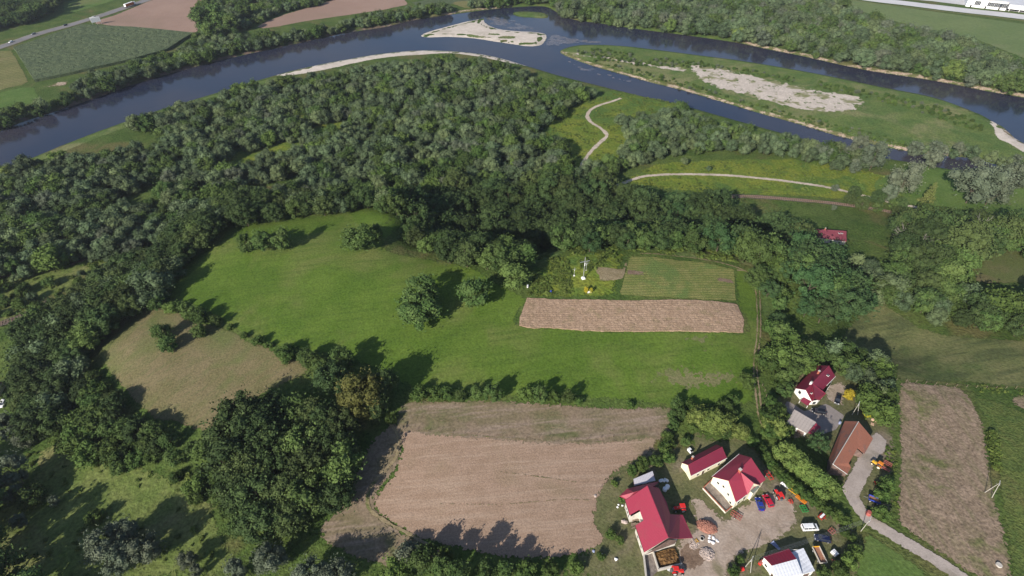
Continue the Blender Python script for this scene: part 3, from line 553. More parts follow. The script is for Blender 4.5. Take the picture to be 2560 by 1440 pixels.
# ------------------------------------------------------------------ trees: prototypes (unit height), then individuals and woods
def unit(v): return v / (np.linalg.norm(v, axis=-1, keepdims=True) + 1e-9)
ICO = None
def ico():
    global ICO
    if ICO is None:
        bm = bmesh.new(); bmesh.ops.create_icosphere(bm, subdivisions=1, radius=1); bm.verts.ensure_lookup_table()
        ICO = (np.array([v.co[:] for v in bm.verts]), np.array([[v.index for v in f.verts] for f in bm.faces])); bm.free()
    return ICO
def leafy(R, cen, rad, n, size, out_w=.75, up=.25, asp=.62, inside=.80):
    """rhombic leaf sprays spread over overlapping lobes, facing mostly outward"""
    w = rad ** 2 / (rad ** 2).sum(); li = R.choice(len(cen), n, p=w); d = unit(R.normal(size=(n, 3)) + [0, 0, up])
    p = cen[li] + d * (rad[li] * R.uniform(.86, 1.10, n))[:, None]
    dd = np.linalg.norm(p[:, None] - cen[None], axis=2) / rad[None]; keep = dd.min(1) > inside; p = p[keep]; d = d[keep]; n = len(p)
    nr = unit(d * out_w + R.normal(size=(n, 3)) * .42 + [0, 0, .12]); a = unit(np.cross(nr, R.normal(size=(n, 3)))); b = np.cross(nr, a)
    s = (size * R.uniform(.6, 1.35, n))[:, None]
    V = np.stack([p - a * s, p - b * s * asp + nr * s * .12, p + a * s, p + b * s * asp + nr * s * .12], 1).reshape(-1, 3)
    return V, np.arange(4 * n).reshape(n, 4)
def join(parts):
    V = []; T = []; o = 0
    for v, f in parts:
        v = np.asarray(v); f = np.asarray(f)
        if f.shape[1] == 4: f = np.vstack([f[:, [0, 1, 2]], f[:, [0, 2, 3]]])
        V.append(v); T.append(f + o); o += len(v)
    return np.vstack(V), np.vstack(T)
def cores(cen, rad, k=.82):
    v, f = ico(); V = (v[None] * (rad * k)[:, None, None] + cen[:, None]).reshape(-1, 3); return V, (f[None] + (np.arange(len(cen)) * len(v))[:, None, None]).reshape(-1, 3)
def tube(pts, rad, n=6):
    pts = np.array(pts, float); V = []; Q = []
    for i, p in enumerate(pts):
        t = pts[min(i + 1, len(pts) - 1)] - pts[max(i - 1, 0)]; t = t / (np.linalg.norm(t) + 1e-9)
        a = np.cross(t, [0.3, .9, .1] if abs(t[2]) > .5 else [0, 0, 1]); a /= np.linalg.norm(a); b = np.cross(t, a)
        for k in range(n): th = 2 * math.pi * k / n; V.append(p + (a * math.cos(th) + b * math.sin(th)) * rad[i])
    for i in range(len(pts) - 1):
        for k in range(n): Q.append([i * n + k, i * n + (k + 1) % n, (i + 1) * n + (k + 1) % n, (i + 1) * n + k])
    return np.array(V), np.array(Q)
def limbs(R, H0, H1, r0, spread, n=5, nseg=6):
    parts = [tube([(0, 0, -.04), (R.normal() * .01, R.normal() * .01, H0), (R.normal() * .03, R.normal() * .03, H1)], [r0, r0 * .8, r0 * .25], nseg)]
    for i in range(n):
        a = 6.283 * i / n + R.uniform(-.4, .4); h = H0 * R.uniform(.7, 1.3); r = spread * R.uniform(.6, .95); h2 = h + (H1 - h) * R.uniform(.4, .8)
        parts.append(tube([(0, 0, h), (math.cos(a) * r * .45, math.sin(a) * r * .45, h + (h2 - h) * .55), (math.cos(a) * r, math.sin(a) * r, h2)], [r0 * .5, r0 * .35, r0 * .12], 5))
    return join(parts)
PR = {}                                                     # kind -> list of (trunk mesh, crown mesh, joined mesh)
def reg(kind, trunk, crown, mb, mc):
    tv, tf = trunk; cv, cf = crown
    a = fmesh(kind + '_trunk', tv, tf, [mb]); b = fmesh(kind + '_crown', cv, cf, [mc])
    V, T = join([trunk, crown]); j = fmesh(kind, V, T, [mb, mc], np.r_[np.zeros(len(tf)), np.ones(len(cf))][:len(T)])
    PR.setdefault(kind, []).append((a, b, j))
def tri(p):
    v, f = p; f = np.asarray(f)
    return (v, np.vstack([f[:, [0, 1, 2]], f[:, [0, 2, 3]]]) if f.shape[1] == 4 else f)
def broad(kind, mc, seeds, base, rx, nl, lr, nleaf, size, mb='bark', flatk=1.0, top=1.0, core=.8, up=.25, rlo=.55, rhi=.86):
    for sd in seeds:
        R = np.random.default_rng(sd); c0 = (base + top) / 2; hz = (top - base) / 2
        d = unit(R.normal(size=(nl, 3))); rr = R.uniform(rlo, rhi, nl); cen = d * rr[:, None] * [rx, rx, hz] + [0, 0, c0]
        ax = R.uniform(.85, 1.15, 2); cen[:, :2] *= ax
        k = R.uniform(lr[0], lr[1], nl); rad = k * rx
        lowk = np.clip((cen[:, 2] - base) / (top - base), 0, 1); cen[:, :2] *= (1.05 - flatk * .35 * np.abs(lowk - .4))[:, None]
        cen[:, 2] = np.clip(cen[:, 2], base + rad * .5, top - rad * .8)
        L = leafy(R, cen, rad, nleaf, size, up=up); parts = [L, cores(cen, rad, core)]
        # dark gaps: a few sprigs standing off the outline
        e = unit(R.normal(size=(nleaf // 14, 3)) + [0, 0, .3]); p = cen[R.integers(0, nl, len(e))] + e * rx * .52
        parts.append(leafy(R, p, np.full(len(p), size * 1.2), len(p) * 3, size * .9, inside=0))
        reg(kind, tri(limbs(R, base + .08, .78, .022 if base > .08 else .014, rx * .7)), join(parts), M[mb], M[mc])
broad('oak', 'oak', (1, 2, 3, 4), .14, .46, 40, (.18, .30), 3600, .026, top=1.0)
broad('maple', 'maple', (11, 12, 13, 14), .06, .40, 26, (.22, .36), 2600, .030)
broad('willow', 'willow', (21, 22, 23, 24, 25, 26), .04, .44, 12, (.32, .50), 1500, .034, flatk=.6, rlo=.45, rhi=.75)
broad('silver', 'silver', (31, 32, 33), .08, .46, 26, (.22, .34), 3200, .024, rlo=.5, rhi=.85)
broad('yellowoak', 'yellowoak', (41,), .10, .46, 46, (.18, .34), 4200, .024)
broad('lime', 'lime', (51, 52), .05, .62, 26, (.24, .44), 2200, .040)
broad('robinia', 'robinia', (61, 62, 63), .14, .46, 26, (.16, .30), 3000, .026)
broad('bush', 'bush', (71, 72, 73, 74), .0, .62, 15, (.26, .44), 1500, .048, rlo=.45, rhi=.8)
broad('poplar', 'maple', (81, 82), .10, .22, 40, (.26, .50), 2600, .024, flatk=1.4)
broad('goldbush', 'gold', (91,), .0, .42, 16, (.3, .5), 1300, .05)
broad('greybush', 'silver', (95, 96), .0, .55, 16, (.28, .48), 1200, .046)
for sd in (101, 102):                                       # conifer: drooping whorls
    R = np.random.default_rng(sd); cen = []; rad = []
    for i in range(13):
        h = .10 + .86 * i / 13; rr = .27 * (1 - h) + .01
        for k in range(max(3, int(9 * (1 - h)) + 2)): a = R.uniform(0, 6.283); q = rr * R.uniform(.35, 1.0); cen.append((math.cos(a) * q, math.sin(a) * q, h - q * .25)); rad.append(.035 + rr * .22)
    cen = np.array(cen); rad = np.array(rad)
    for kd, mc in (('spruce', 'spruce'), ('youngspruce', 'tip')):
        reg(kd, tri(tube([(0, 0, -.03), (0, 0, .5), (0, 0, .99)], [.016, .011, .002])), join([leafy(R, cen, rad, 2400, .028, up=0, asp=.4), cores(cen, rad * [.6], .8)]), M['bark'], M[mc])
for sd in (111, 112):                                       # dying tree: bare pale boughs over a thin crown
    R = np.random.default_rng(sd); parts = [limbs(R, .35, .95, .022, .3, 7)]
    for i in range(26):
        a = R.uniform(0, 6.283); h = R.uniform(.4, .85); r = .36 * R.uniform(.5, 1); p0 = np.array([math.cos(a) * r * .3, math.sin(a) * r * .3, h]); p1 = p0 + [math.cos(a) * r * .7, math.sin(a) * r * .7, R.uniform(.05, .2)]
        parts.append(tube([p0, (p0 + p1) / 2 + R.normal(size=3) * .02, p1], [.008, .006, .002], 4))
    cen = unit(R.normal(size=(14, 3))) * [.3, .3, .28] * R.uniform(.5, .9, (14, 1)) + [0, 0, .55]; rad = np.full(14, .10)
    reg('deadtree', tri(join(parts)), join([leafy(R, cen, rad, 900, .024)]), M['palebark'], M['willow'])
R = np.random.default_rng(121)                              # low herb tussock
cen = np.c_[R.uniform(-.4, .4, (7, 2)), R.uniform(.1, .45, 7)]; reg('tussock', tri(tube([(0, 0, -.1), (0, 0, .3)], [.02, .01], 4)), join([leafy(R, cen, R.uniform(.25, .45, 7), 150, .16, up=.4), cores(cen, np.full(7, .3), .75)]), M['herbl'], M['herbl'])

NTREE = 0
KEEP_CLEAR = [(np.append(hit(x, y, 5)[:2], hit(x, y, 5)[2] + 5), .5) for x, y in ((2056, 580), (2080, 590), (2104, 592))]
def plant(kind, pos, H, wide=1.0, name=None, label=None, cat='tree', group=None, var=None, rz=None, sink=0.05):
    global NTREE; NTREE += 1
    for q, qr in KEEP_CLEAR:                                # the photo shows this roof free of trees in front of it
        if H > 4:
            c = np.array([pos[0], pos[1], pos[2] + H * .6]); C0 = np.array([0, 0, CZ]); d = q - C0; L = np.linalg.norm(d); d = d / L; t = (c - C0) @ d
            if t < L - 1 and np.linalg.norm(c - C0 - d * t) < H * .42 * wide + qr: return None
    v = PR[kind][(NTREE * 7 + int(abs(pos[0]) * 3)) % len(PR[kind]) if var is None else var]
    e = empty(name or kind + '_tree', (pos[0], pos[1], pos[2] - sink), rng.uniform(0, 6.283) if rz is None else rz, label, cat, group); e.scale = (H * wide, H * wide, H)
    obj('trunk', v[0], None, e); obj('crown', v[1], None, e); return e
def at_crown(x, y, H, k=.58): return hit(x, y, H * k)
def darts(poly, sp, jit=.35, holes=()):                     # evenly spaced random points inside a world polygon
    lo = poly.min(0); hi = poly.max(0); h = sp * .866; pts = []
    ys = np.arange(lo[1], hi[1], h)
    for j, y in enumerate(ys):
        x = np.arange(lo[0] + (j % 2) * sp / 2, hi[0], sp); pts.append(np.c_[x, np.full(len(x), y)])
    P = np.vstack(pts); P = P + rng.uniform(-jit, jit, P.shape) * sp; m = in_poly(P, poly)
    for q in holes: m &= ~in_poly(P, q)
    return P[m]
def gn_scatter(name, P, kinds, Hs, wide, label, kidx):
    """one uncountable mass: points carrying size, turn and kind, instanced by geometry nodes"""
    key = 'src_' + name; c = bpy.data.collections.new(key); n = 0; table = {}
    for k in kinds:
        for v in PR[k]:
            o = bpy.data.objects.new('%s_%02d' % (key, n), v[2]); c.objects.link(o); table.setdefault(k, []).append(n); n += 1
    me = bpy.data.meshes.new(name); me.vertices.add(len(P)); me.vertices.foreach_set('co', np.asarray(P, np.float32).ravel())
    ix = np.array([table[kinds[k]][rng.integers(0, len(table[kinds[k]]))] for k in kidx], np.int32)
    me.attributes.new('pick', 'INT', 'POINT').data.foreach_set('value', ix)
    sc = np.c_[Hs * wide, Hs * wide, Hs].astype(np.float32); me.attributes.new('size', 'FLOAT_VECTOR', 'POINT').data.foreach_set('vector', sc.ravel())
    ro = np.c_[np.zeros((len(P), 2)), rng.uniform(0, 6.283, len(P))].astype(np.float32); me.attributes.new('turn', 'FLOAT_VECTOR', 'POINT').data.foreach_set('vector', ro.ravel())
    o = tag(obj(name, me), label, None, None, 'stuff')
    ng = bpy.data.node_groups.new(name, 'GeometryNodeTree'); ng.interface.new_socket('Geometry', in_out='INPUT', socket_type='NodeSocketGeometry'); ng.interface.new_socket('Geometry', in_out='OUTPUT', socket_type='NodeSocketGeometry')
    gi = ng.nodes.new('NodeGroupInput'); go = ng.nodes.new('NodeGroupOutput'); ip = ng.nodes.new('GeometryNodeInstanceOnPoints'); ci = ng.nodes.new('GeometryNodeCollectionInfo')
    ci.inputs['Collection'].default_value = c; ci.inputs['Separate Children'].default_value = True; ci.inputs['Reset Children'].default_value = True
    def attr(nm, ty): a = ng.nodes.new('GeometryNodeInputNamedAttribute'); a.data_type = ty; a.inputs['Name'].default_value = nm; return a.outputs['Attribute']
    L = ng.links.new; L(gi.outputs[0], ip.inputs['Points']); L(ci.outputs[0], ip.inputs['Instance']); ip.inputs['Pick Instance'].default_value = True
    L(attr('pick', 'INT'), ip.inputs['Instance Index']); L(attr('size', 'FLOAT_VECTOR'), ip.inputs['Scale'])
    er = ng.nodes.new('FunctionNodeEulerToRotation'); L(attr('turn', 'FLOAT_VECTOR'), er.inputs[0]); L(er.outputs[0], ip.inputs['Rotation'])
    L(ip.outputs[0], go.inputs[0]); md = o.modifiers.new('scatter', 'NODES'); md.node_group = ng
    return o
def grow(P, hr, big=.03, pw=1.0):
    n = len(P); H = rng.uniform(hr[0], hr[1], n) ** pw
    f = np.array([mnoise.noise(Vector((p[0] * big, p[1] * big, 5))) for p in P]); return np.clip(H * (1 + .25 * f), hr[0] * .6, hr[1] * 1.3)
def pick(n, w): return rng.choice(len(w), n, p=np.array(w) / sum(w))
def z3(P, sink=.1): return np.c_[P, terr(P[:, 0], P[:, 1]) - sink]
def wood(name, pix, sp, hr, kinds, w, label, hc=6.0, keep=None, wide=(1.0, 1.3), holes=(), thin=None):
    poly = hits(px(pix), hc); P = darts(poly, sp, holes=holes)
    if thin: P = P[np.array([mnoise.noise(Vector((p[0] * .02, p[1] * .02, thin))) for p in P]) > -.52]
    return P, grow(P, hr), pick(len(P), w), rng.uniform(wide[0], wide[1], len(P))
def clump(pix, sp, hr, kinds, w, label, group, hc=6.0, wide=(1.0, 1.25), names=None, cat='tree', holes=(), sp_jit=.35):
    poly = hits(px(pix), hc); P = darts(poly, sp, sp_jit, holes); H = grow(P, hr); k = pick(len(P), w); wd = rng.uniform(*wide, len(P))
    for p, h, kk, ww in zip(z3(P), H, k, wd):
        k5 = int(np.clip((p[0] - P[:, 0].min()) / max(np.ptp(P[:, 0]), 1) * 5, 0, 4)); k3 = int(np.clip((p[1] - P[:, 1].min()) / max(np.ptp(P[:, 1]), 1) * 3, 0, 2)); s3 = 0 if h < np.quantile(H, .33) else 1 if h < np.quantile(H, .67) else 2
        nm = (names or {}).get(kinds[kk], kinds[kk] + '_tree')
        plant(kinds[kk], p, h, ww, nm, '%s %s, %s%s, in the %s' % (('small', 'medium', 'tall')[s3], nm.replace('_', ' '), ('front ', 'central ', 'rear ')[k3], ('far left', 'left', 'middle', 'right', 'far right')[k5], label), cat, group)
NM = {'oak': 'oak_tree', 'maple': 'deciduous_tree', 'willow': 'willow_tree', 'silver': 'silver_willow_tree', 'robinia': 'robinia_tree', 'bush': 'bush', 'lime': 'light_green_tree', 'poplar': 'poplar_tree', 'greybush': 'grey_bush', 'spruce': 'spruce_tree', 'deadtree': 'thin_tree'}
GREENS = [hits(px(s), 2) for s in ("1490,238 1560,228 1640,240 1700,262 1640,310 1590,350 1560,390 1500,420 1440,430 1410,372 1345,335 1380,300 1430,265", "590,380 650,370 720,352 760,362 720,388 650,402 600,420 540,450 500,455 545,415", "780,320 830,300 870,306 850,330 800,350")]
# flood plain wood: the nearest ones as trees, the rest as one mass
P, H, K, Wd = wood('flood', "-60,455 0,432 160,370 320,312 480,260 640,214 720,194 800,186 900,168 1000,155 1100,147 1200,155 1290,172 1380,200 1500,228 1600,246 1690,258 1720,275 1640,320 1600,370 1550,400 1520,440 1450,465 1300,462 1150,462 1000,462 860,468 740,482 620,500 520,540 420,590 330,620 250,640 160,640 60,680 -60,690", 6.8, (5, 12), ('willow', 'maple', 'bush', 'silver', 'lime'), (.66, .19, .10, .04, .01), '', 5, holes=GREENS, thin=2.5)
FK = ('willow', 'maple', 'bush', 'silver', 'lime')
def flood_label(k, p, h):
    kind = (('small' if h < 7 else 'mid-sized' if h < 9.5 else 'tall') + ' grey-green willow', ('small' if h < 7 else 'mid-sized' if h < 9.5 else 'tall') + ' darker broad-leaved tree', 'low rounded bush', 'pale silver willow', 'yellow-green tree')[k]
    for xm, w in ((-190, 'at the far left of the flood plain wood'), (-120, 'behind the left shoulder of the hill'), (-60, 'behind the upper left rim of the meadow'), (0, 'behind the top of the meadow'), (45, 'behind the dark belt left of the crosses'), (1e9, 'beside the sandy track end')):
        if p[0] < xm: dpt = np.digitize(p[1], FQ); return ('front-row ', 'second-row ', 'mid-depth ', 'deep ', 'rearmost ')[dpt] + kind + (' in the wood ' + w if 'wood' not in w else ' ' + w)
o = np.argsort(P[:, 1] ** 2 + P[:, 0] ** 2); near = o[:190]; rest = o[190:]; FQ = np.quantile(P[near, 1], (.2, .4, .6, .8))
for i in near: plant(FK[K[i]], (*P[i], tz(*P[i])), H[i], Wd[i], NM[FK[K[i]]], flood_label(K[i], P[i], H[i]), 'tree', 'trees of the flood plain wood')
gn_scatter('flood_plain_wood', z3(P[rest]), FK, H[rest], Wd[rest], 'dense grey-green flood plain wood between hill and river', K[rest])
def mass(name, pix, sp, hr, kinds, w, label, hc=5, **kw):
    P, H, K, Wd = wood(name, pix, sp, hr, kinds, w, label, hc, **kw); gn_scatter(name, z3(P), kinds, H, Wd, label, K)
mass('far_wood', "1396,28 1380,0 1400,-30 2040,-30 2080,0 2130,30 2210,60 2330,90 2440,116 2520,150 2620,190 2640,240 2560,228 2480,214 2400,198 2320,184 2240,172 2160,158 2080,141 2000,124 1920,108 1850,95 1780,84 1700,74 1620,66 1550,58 1500,50 1440,42", 9, (7, 16), ('willow', 'maple', 'silver', 'lime'), (.62, .26, .11, .01), 'dense mixed wood on the far river bank at the right', 6)
mass('bank_wood', "-120,330 0,318 60,294 130,270 200,248 270,224 330,200 400,178 470,160 550,140 620,124 700,108 800,86 870,72 860,62 800,72 700,90 620,100 590,80 560,60 520,60 500,80 490,105 430,140 330,165 260,185 200,196 180,225 120,262 60,275 0,290 -120,318", 6.5, (6, 11), ('willow', 'maple', 'bush'), (.6, .25, .15), 'strip of willows along the far bank at the left', 4)
mass('bank_wood', "860,70 960,56 1020,44 1080,34 1130,28 1120,14 1060,18 1010,28 940,40 880,50", 7, (7, 11), ('willow', 'maple'), (.5, .5), 'dark trees on the far bank below the orange field', 4)
mass('bank_wood', "1170,20 1230,12 1300,6 1380,4 1400,-20 1240,-20 1180,4", 8, (8, 13), ('maple', 'willow'), (.5, .5), 'trees at the top of the river bend', 4)
mass('corner_wood', "-120,90 0,62 60,50 110,30 150,8 180,-30 -120,-30", 9, (10, 15), ('maple', 'oak'), (.6, .4), 'dark wood in the top left corner', 5)
mass('upper_wood', "500,40 560,55 620,70 660,45 700,25 800,4 850,-20 640,-30 500,-20", 8, (6, 10), ('willow', 'bush', 'maple'), (.5, .3, .2), 'loose trees between the two tilled fields', 4, thin=4.5)
mass('island_scrub', "1440,128 1500,122 1600,135 1700,150 1780,160 1900,178 2050,205 2200,235 2340,265 2440,300 2470,330 2440,330 2300,280 2180,248 2050,220 1900,190 1780,172 1700,168 1600,165 1500,150", 5.0, (1.2, 3.0), ('bush', 'greybush'), (.8, .2), 'low scrub along the upper edge of the long island', .5, thin=6.5)
mass('island_scrub', "1450,145 1560,178 1700,215 1800,243 1900,272 2000,300 2100,328 2200,352 2300,372 2280,360 2180,330 2060,300 1960,278 1860,255 1760,220 1640,185 1540,165", 5.0, (1.0, 2.6), ('bush', 'greybush'), (.85, .15), 'low scrub along the lower edge of the long island', .5, thin=8.5)
# ------------------------------------------------------------------ trees and bushes of the hill, the farms and the valley
ORD = 'first second third fourth fifth sixth seventh eighth ninth tenth eleventh twelfth thirteenth fourteenth fifteenth'.split()
def T(kind, x, y, H, wide, label, group=None, name=None, cat=None, k=.55, **kw):
    b = kind in ('bush', 'goldbush', 'greybush'); return plant(kind, at_crown(x, y, H, k if not b else .5), H, wide, name or NM.get(kind, kind), label, cat or ('bush' if b else 'tree'), group, **kw)
G1 = 'dark trees on the slope round the hill'
clump("10,985 30,880 70,800 180,725 290,650 400,610 430,650 400,720 330,752 280,790 230,850 205,900 160,985 80,1035", 7.6, (10, 14), ('oak', 'willow', 'maple'), (.6, .25, .15), 'steep slope wood left of the dry pasture', 'slope trees left of the pasture', 8, names=NM)
clump("400,612 500,535 600,500 700,490 820,484 1000,486 1010,522 900,508 820,512 720,520 620,534 540,556 480,606 430,665", 7.4, (9, 13), ('oak', 'maple', 'willow'), (.6, .25, .15), 'wood along the upper meadow rim', 'slope trees above the meadow', 7, names=NM)
clump("1010,475 1150,455 1300,448 1450,452 1560,470 1560,545 1480,560 1400,575 1330,600 1250,600 1180,590 1080,575 1010,550", 9.4, (8, 17), ('oak', 'maple', 'robinia'), (.84, .10, .06), 'shaded wood left of the crosses', 'trees of the shaded belt left of the crosses', 8, names=NM)
clump("1010,560 1090,580 1190,600 1300,615 1340,640 1290,655 1180,635 1080,610 1010,590", 7.6, (9, 14), ('maple', 'oak'), (.6, .4), 'rim row left of the crosses', 'rim trees left of the crosses', 8, names=NM)
clump("1400,575 1480,560 1565,555 1700,570 1830,585 1960,610 1975,645 1900,625 1800,606 1700,598 1565,592 1480,596 1410,605", 7.6, (10, 15), ('maple', 'oak', 'robinia'), (.55, .3, .15), 'rim row behind the garden plot', 'rim trees behind the garden plot', 8, names=NM)
clump("1565,475 1700,490 1830,510 1920,535 1960,570 1830,560 1700,548 1565,540", 9.4, (9, 18), ('oak', 'maple', 'robinia'), (.74, .12, .14), 'slope wood behind the vegetable plot', 'trees behind the vegetable plot', 8, names=NM)
clump("1990,640 2050,650 2110,672 2162,712 2165,760 2100,785 2030,770 1985,700", 8.0, (10, 16), ('robinia', 'maple'), (.8, .2), 'clump right of the farm track', 'robinia clump right of the farm track', 8, names=NM)
clump("590,1040 640,990 700,985 760,1010 830,1010 875,1070 885,1150 850,1230 780,1290 690,1330 620,1290 570,1215 575,1120", 8.0, (11, 16), ('oak', 'maple'), (.88, .12), 'grove left of the stubble field', 'oak grove left of the stubble field', 9, names=NM, wide=(1.0, 1.25))
clump("205,930 255,950 300,1025 370,1075 470,1105 545,1115 540,1160 440,1150 340,1110 250,1050 190,985", 5.0, (5, 8.5), ('maple', 'bush', 'oak'), (.5, .3, .2), 'scrub below the dry pasture', 'scrub below the dry pasture', 3, names=NM)
clump("2215,600 2270,552 2360,548 2470,556 2560,575 2650,610 2650,640 2540,600 2475,612 2440,672 2395,705 2320,680 2250,645", 9.0, (13, 19), ('oak', 'maple', 'deadtree'), (.55, .37, .08), 'valley wood beside the brown field', 'valley wood', 8, names=NM)
clump("2205,665 2300,712 2440,728 2560,730 2650,740 2650,835 2500,822 2400,812 2330,795 2255,765 2195,715", 7.2, (8, 13), ('maple', 'willow', 'bush', 'oak'), (.4, .3, .15, .15), 'belt above the hay meadow', 'tree belt above the hay meadow', 5, names=NM)
clump("1545,300 1700,272 1760,292 1900,330 2040,358 2100,380 2060,392 1900,378 1780,372 1690,382 1600,405 1540,420 1560,360", 7.0, (6, 10), ('willow', 'maple'), (.75, .25), 'row along the side arm', 'willows along the side arm', 4, names=NM)
clump("1870,690 1930,660 1985,640 1985,700 1960,760 1960,840 1990,860 1990,900 1920,960 1915,920 1935,850 1940,780", 5.6, (5, 9.5), ('maple', 'bush', 'robinia'), (.45, .35, .2), 'trees beside the farm track', 'trees beside the farm track', 3, names=NM, cat='tree', sp_jit=.4)
clump("2060,880 2110,860 2160,885 2215,915 2225,960 2210,1010 2240,1020 2230,1060 2200,1060 2190,1010 2160,1000 2140,950 2110,930 2085,905", 5.0, (4.5, 8.5), ('maple', 'bush', 'willow'), (.5, .3, .2), 'garden right of the white house', 'garden trees right of the white house', 3, names=NM)
clump("1680,1000 1720,1010 1800,1010 1850,1040 1870,1075 1810,1095 1740,1090 1690,1130 1665,1110 1680,1060", 5.2, (3, 6), ('bush', 'maple', 'lime'), (.5, .4, .1), 'garden above the long shed', 'garden bushes above the long shed', 2.5, names=NM, cat='bush')
clump("1930,556 1985,556 2015,580 2010,615 1975,610", 6.5, (12, 16), ('oak', 'robinia'), (.5, .5), 'steep slope in front of the valley house', 'trees in front of the valley house', 8, names=NM)
clump("2120,640 2190,660 2240,720 2210,760 2170,730", 6.5, (6, 10), ('maple', 'willow', 'bush'), (.5, .3, .2), 'valley bottom right of the robinia clump', 'trees right of the robinia clump', 5, names=NM)
clump("2030,365 2110,370 2180,400 2150,430 2110,425 2050,400", 7.0, (6, 13), ('willow', 'silver', 'bush'), (.5, .35, .15), 'thicket between side arm and sandy track', 'thicket by the sandy track', 4, names=NM)
clump("2300,365 2400,380 2560,395 2640,420 2640,440 2560,420 2420,400 2310,385", 8, (6, 10), ('willow', 'silver'), (.6, .4), 'row behind the silver willows', 'willows behind the silver ones', 4, names=NM)
clump("2120,470 2230,500 2330,530 2420,545 2400,560 2300,560 2210,530 2120,500", 10, (4, 9), ('oak', 'maple', 'bush'), (.4, .3, .3), 'scatter along the railway end', 'trees at the railway end', 4, names=NM)
clump("1925,960 1990,905 2010,880 2060,870 2050,900 2010,925 1985,960 1955,985 1925,1000", 5.2, (5, 9), ('maple', 'bush'), (.7, .3), 'orchard left of the white house', 'orchard left of the white house', 3, names=NM)
clump("120,1060 220,1040 340,1115 420,1160 300,1180 180,1140", 5.5, (3.5, 7), ('maple', 'bush'), (.4, .6), 'scrub at the lower left slope foot', 'scrub at the lower left slope foot', 2, names=NM)
clump("440,1170 560,1180 560,1290 500,1270 420,1190", 5.5, (3, 6.5), ('maple', 'bush'), (.4, .6), 'scrub left of the oak grove', 'scrub left of the oak grove', 2, names=NM)
clump("-60,700 40,690 140,700 240,650 330,600 380,600 300,660 200,720 90,770 -60,820", 8.5, (2.5, 6), ('bush', 'willow', 'maple'), (.5, .3, .2), 'weedy clearing below the hill at left', 'bushes of the weedy clearing', 2, names=NM)
# lone trees and bushes on the meadow
T('maple', 612, 606, 10, 1.1, 'left tree of the three-bush group on the upper meadow'); T('maple', 655, 600, 10.5, 1.1, 'middle tree of the three-bush group on the upper meadow'); T('maple', 700, 594, 11.5, 1.15, 'right and largest tree of the three-bush group on the upper meadow')
T('maple', 898, 592, 13, 1.3, 'broad dark tree at the upper right of the meadow, by the wood'); T('maple', 940, 575, 9, 1.0, 'smaller tree just right of the broad tree by the wood')
T('maple', 1050, 726, 12.5, 1.4, 'upper tree of the pair standing close together mid-meadow'); T('maple', 1050, 772, 13, 1.6, 'lower and wider tree of the pair standing close together mid-meadow')
T('maple', 1186, 730, 12.5, 1.25, 'round lone tree on the meadow left of the grain strip'); T('maple', 1284, 690, 12, 1.15, 'round tree at the wood corner left of the crosses')
T('maple', 402, 826, 8, 1.15, 'upper tree of the pair on the dry pasture'); T('maple', 418, 856, 7.5, 1.25, 'lower tree of the pair on the dry pasture'); T('maple', 496, 824, 6.5, 1.3, 'small round tree near the top of the dry pasture')
for i, (x, y, h, w) in enumerate(((392, 758, 7, 1.3), (430, 768, 5, 1.2), (466, 774, 7, 1.2), (500, 792, 6, 1.1), (540, 800, 5, 1.1))):
    T('maple' if i % 2 == 0 else 'bush', x, y, h, w, ('first', 'second', 'third', 'fourth', 'fifth')[i] + ' from left in the tree row between meadow and dry pasture', 'tree row between meadow and dry pasture')
for x, y, h, l in ((576, 818, 2.2, 'tiny bush at the left end of the pasture hedge'), (612, 838, 2.4, 'small bush mid-way along the pasture hedge'), (645, 852, 3.8, 'rounded bush in the pasture hedge'), (672, 862, 2.4, 'low bush right of the rounded hedge bush')): T('bush', x, y, h, 1.1, l, 'pasture hedge')
T('bush', 712, 882, 6, 1.1, 'grey-green bush at the right end of the pasture hedge'); T('maple', 768, 895, 8, 1.2, 'broad bushy tree left of the oak group'); T('maple', 800, 912, 8, 1.0, 'small tree squeezed in left of the tall green tree')
T('maple', 852, 898, 11, .95, 'yellow-green tree behind the yellowing oak'); T('robinia', 826, 950, 14, .95, 'tall blue-green tree left of the yellowing oak'); T('yellowoak', 903, 985, 18, .95, 'tall yellowing oak at the left end of the hedge'); T('oak', 958, 960, 13, .9, 'dark tree shaded behind the yellowing oak'); T('oak', 940, 1010, 12, .9, 'dark tree right of the yellowing oak')
T('bush', 978, 1048, 3.5, 1.0, 'small bush at the field corner right of the yellowing oak')
for i, (x, y, h, w) in enumerate(((1048, 984, 5, 1.1), (1085, 985, 4.5, 1.1), (1118, 984, 4.5, 1.0), (1152, 985, 6, 1.0), (1190, 980, 6, .9), (1232, 982, 8, .95), (1315, 986, 5, 1.0), (1350, 986, 7.5, 1.0), (1384, 992, 4.5, .9), (1420, 992, 6.5, .95), (1446, 1002, 3, .9))):
    T('bush' if i in (0, 1, 2, 6, 8, 10) else 'maple', x, y, h, w, ('%s bush of the hedge between meadow and stubble field, counted from the left' % ('first', 'second', 'third', 'fourth', 'fifth', 'sixth', 'seventh', 'eighth', 'ninth', 'tenth', 'eleventh')[i]), 'hedge between meadow and stubble field', cat='bush')
T('bush', 1576, 1012, 2.4, 1.0, 'tiny lone bush on the rim above the stubble field'); T('bush', 1872, 952, 5, 1.1, 'round bush standing on the farm track edge')
T('lime', 1800, 1050, 7.5, .95, 'bright green round tree above the long shed'); T('bush', 1830, 1000, 4, 1, 'bush casting its shadow on the meadow corner above the bright green tree'); T('maple', 1692, 1008, 5.5, 1.0, 'small tree at the lower right meadow corner')
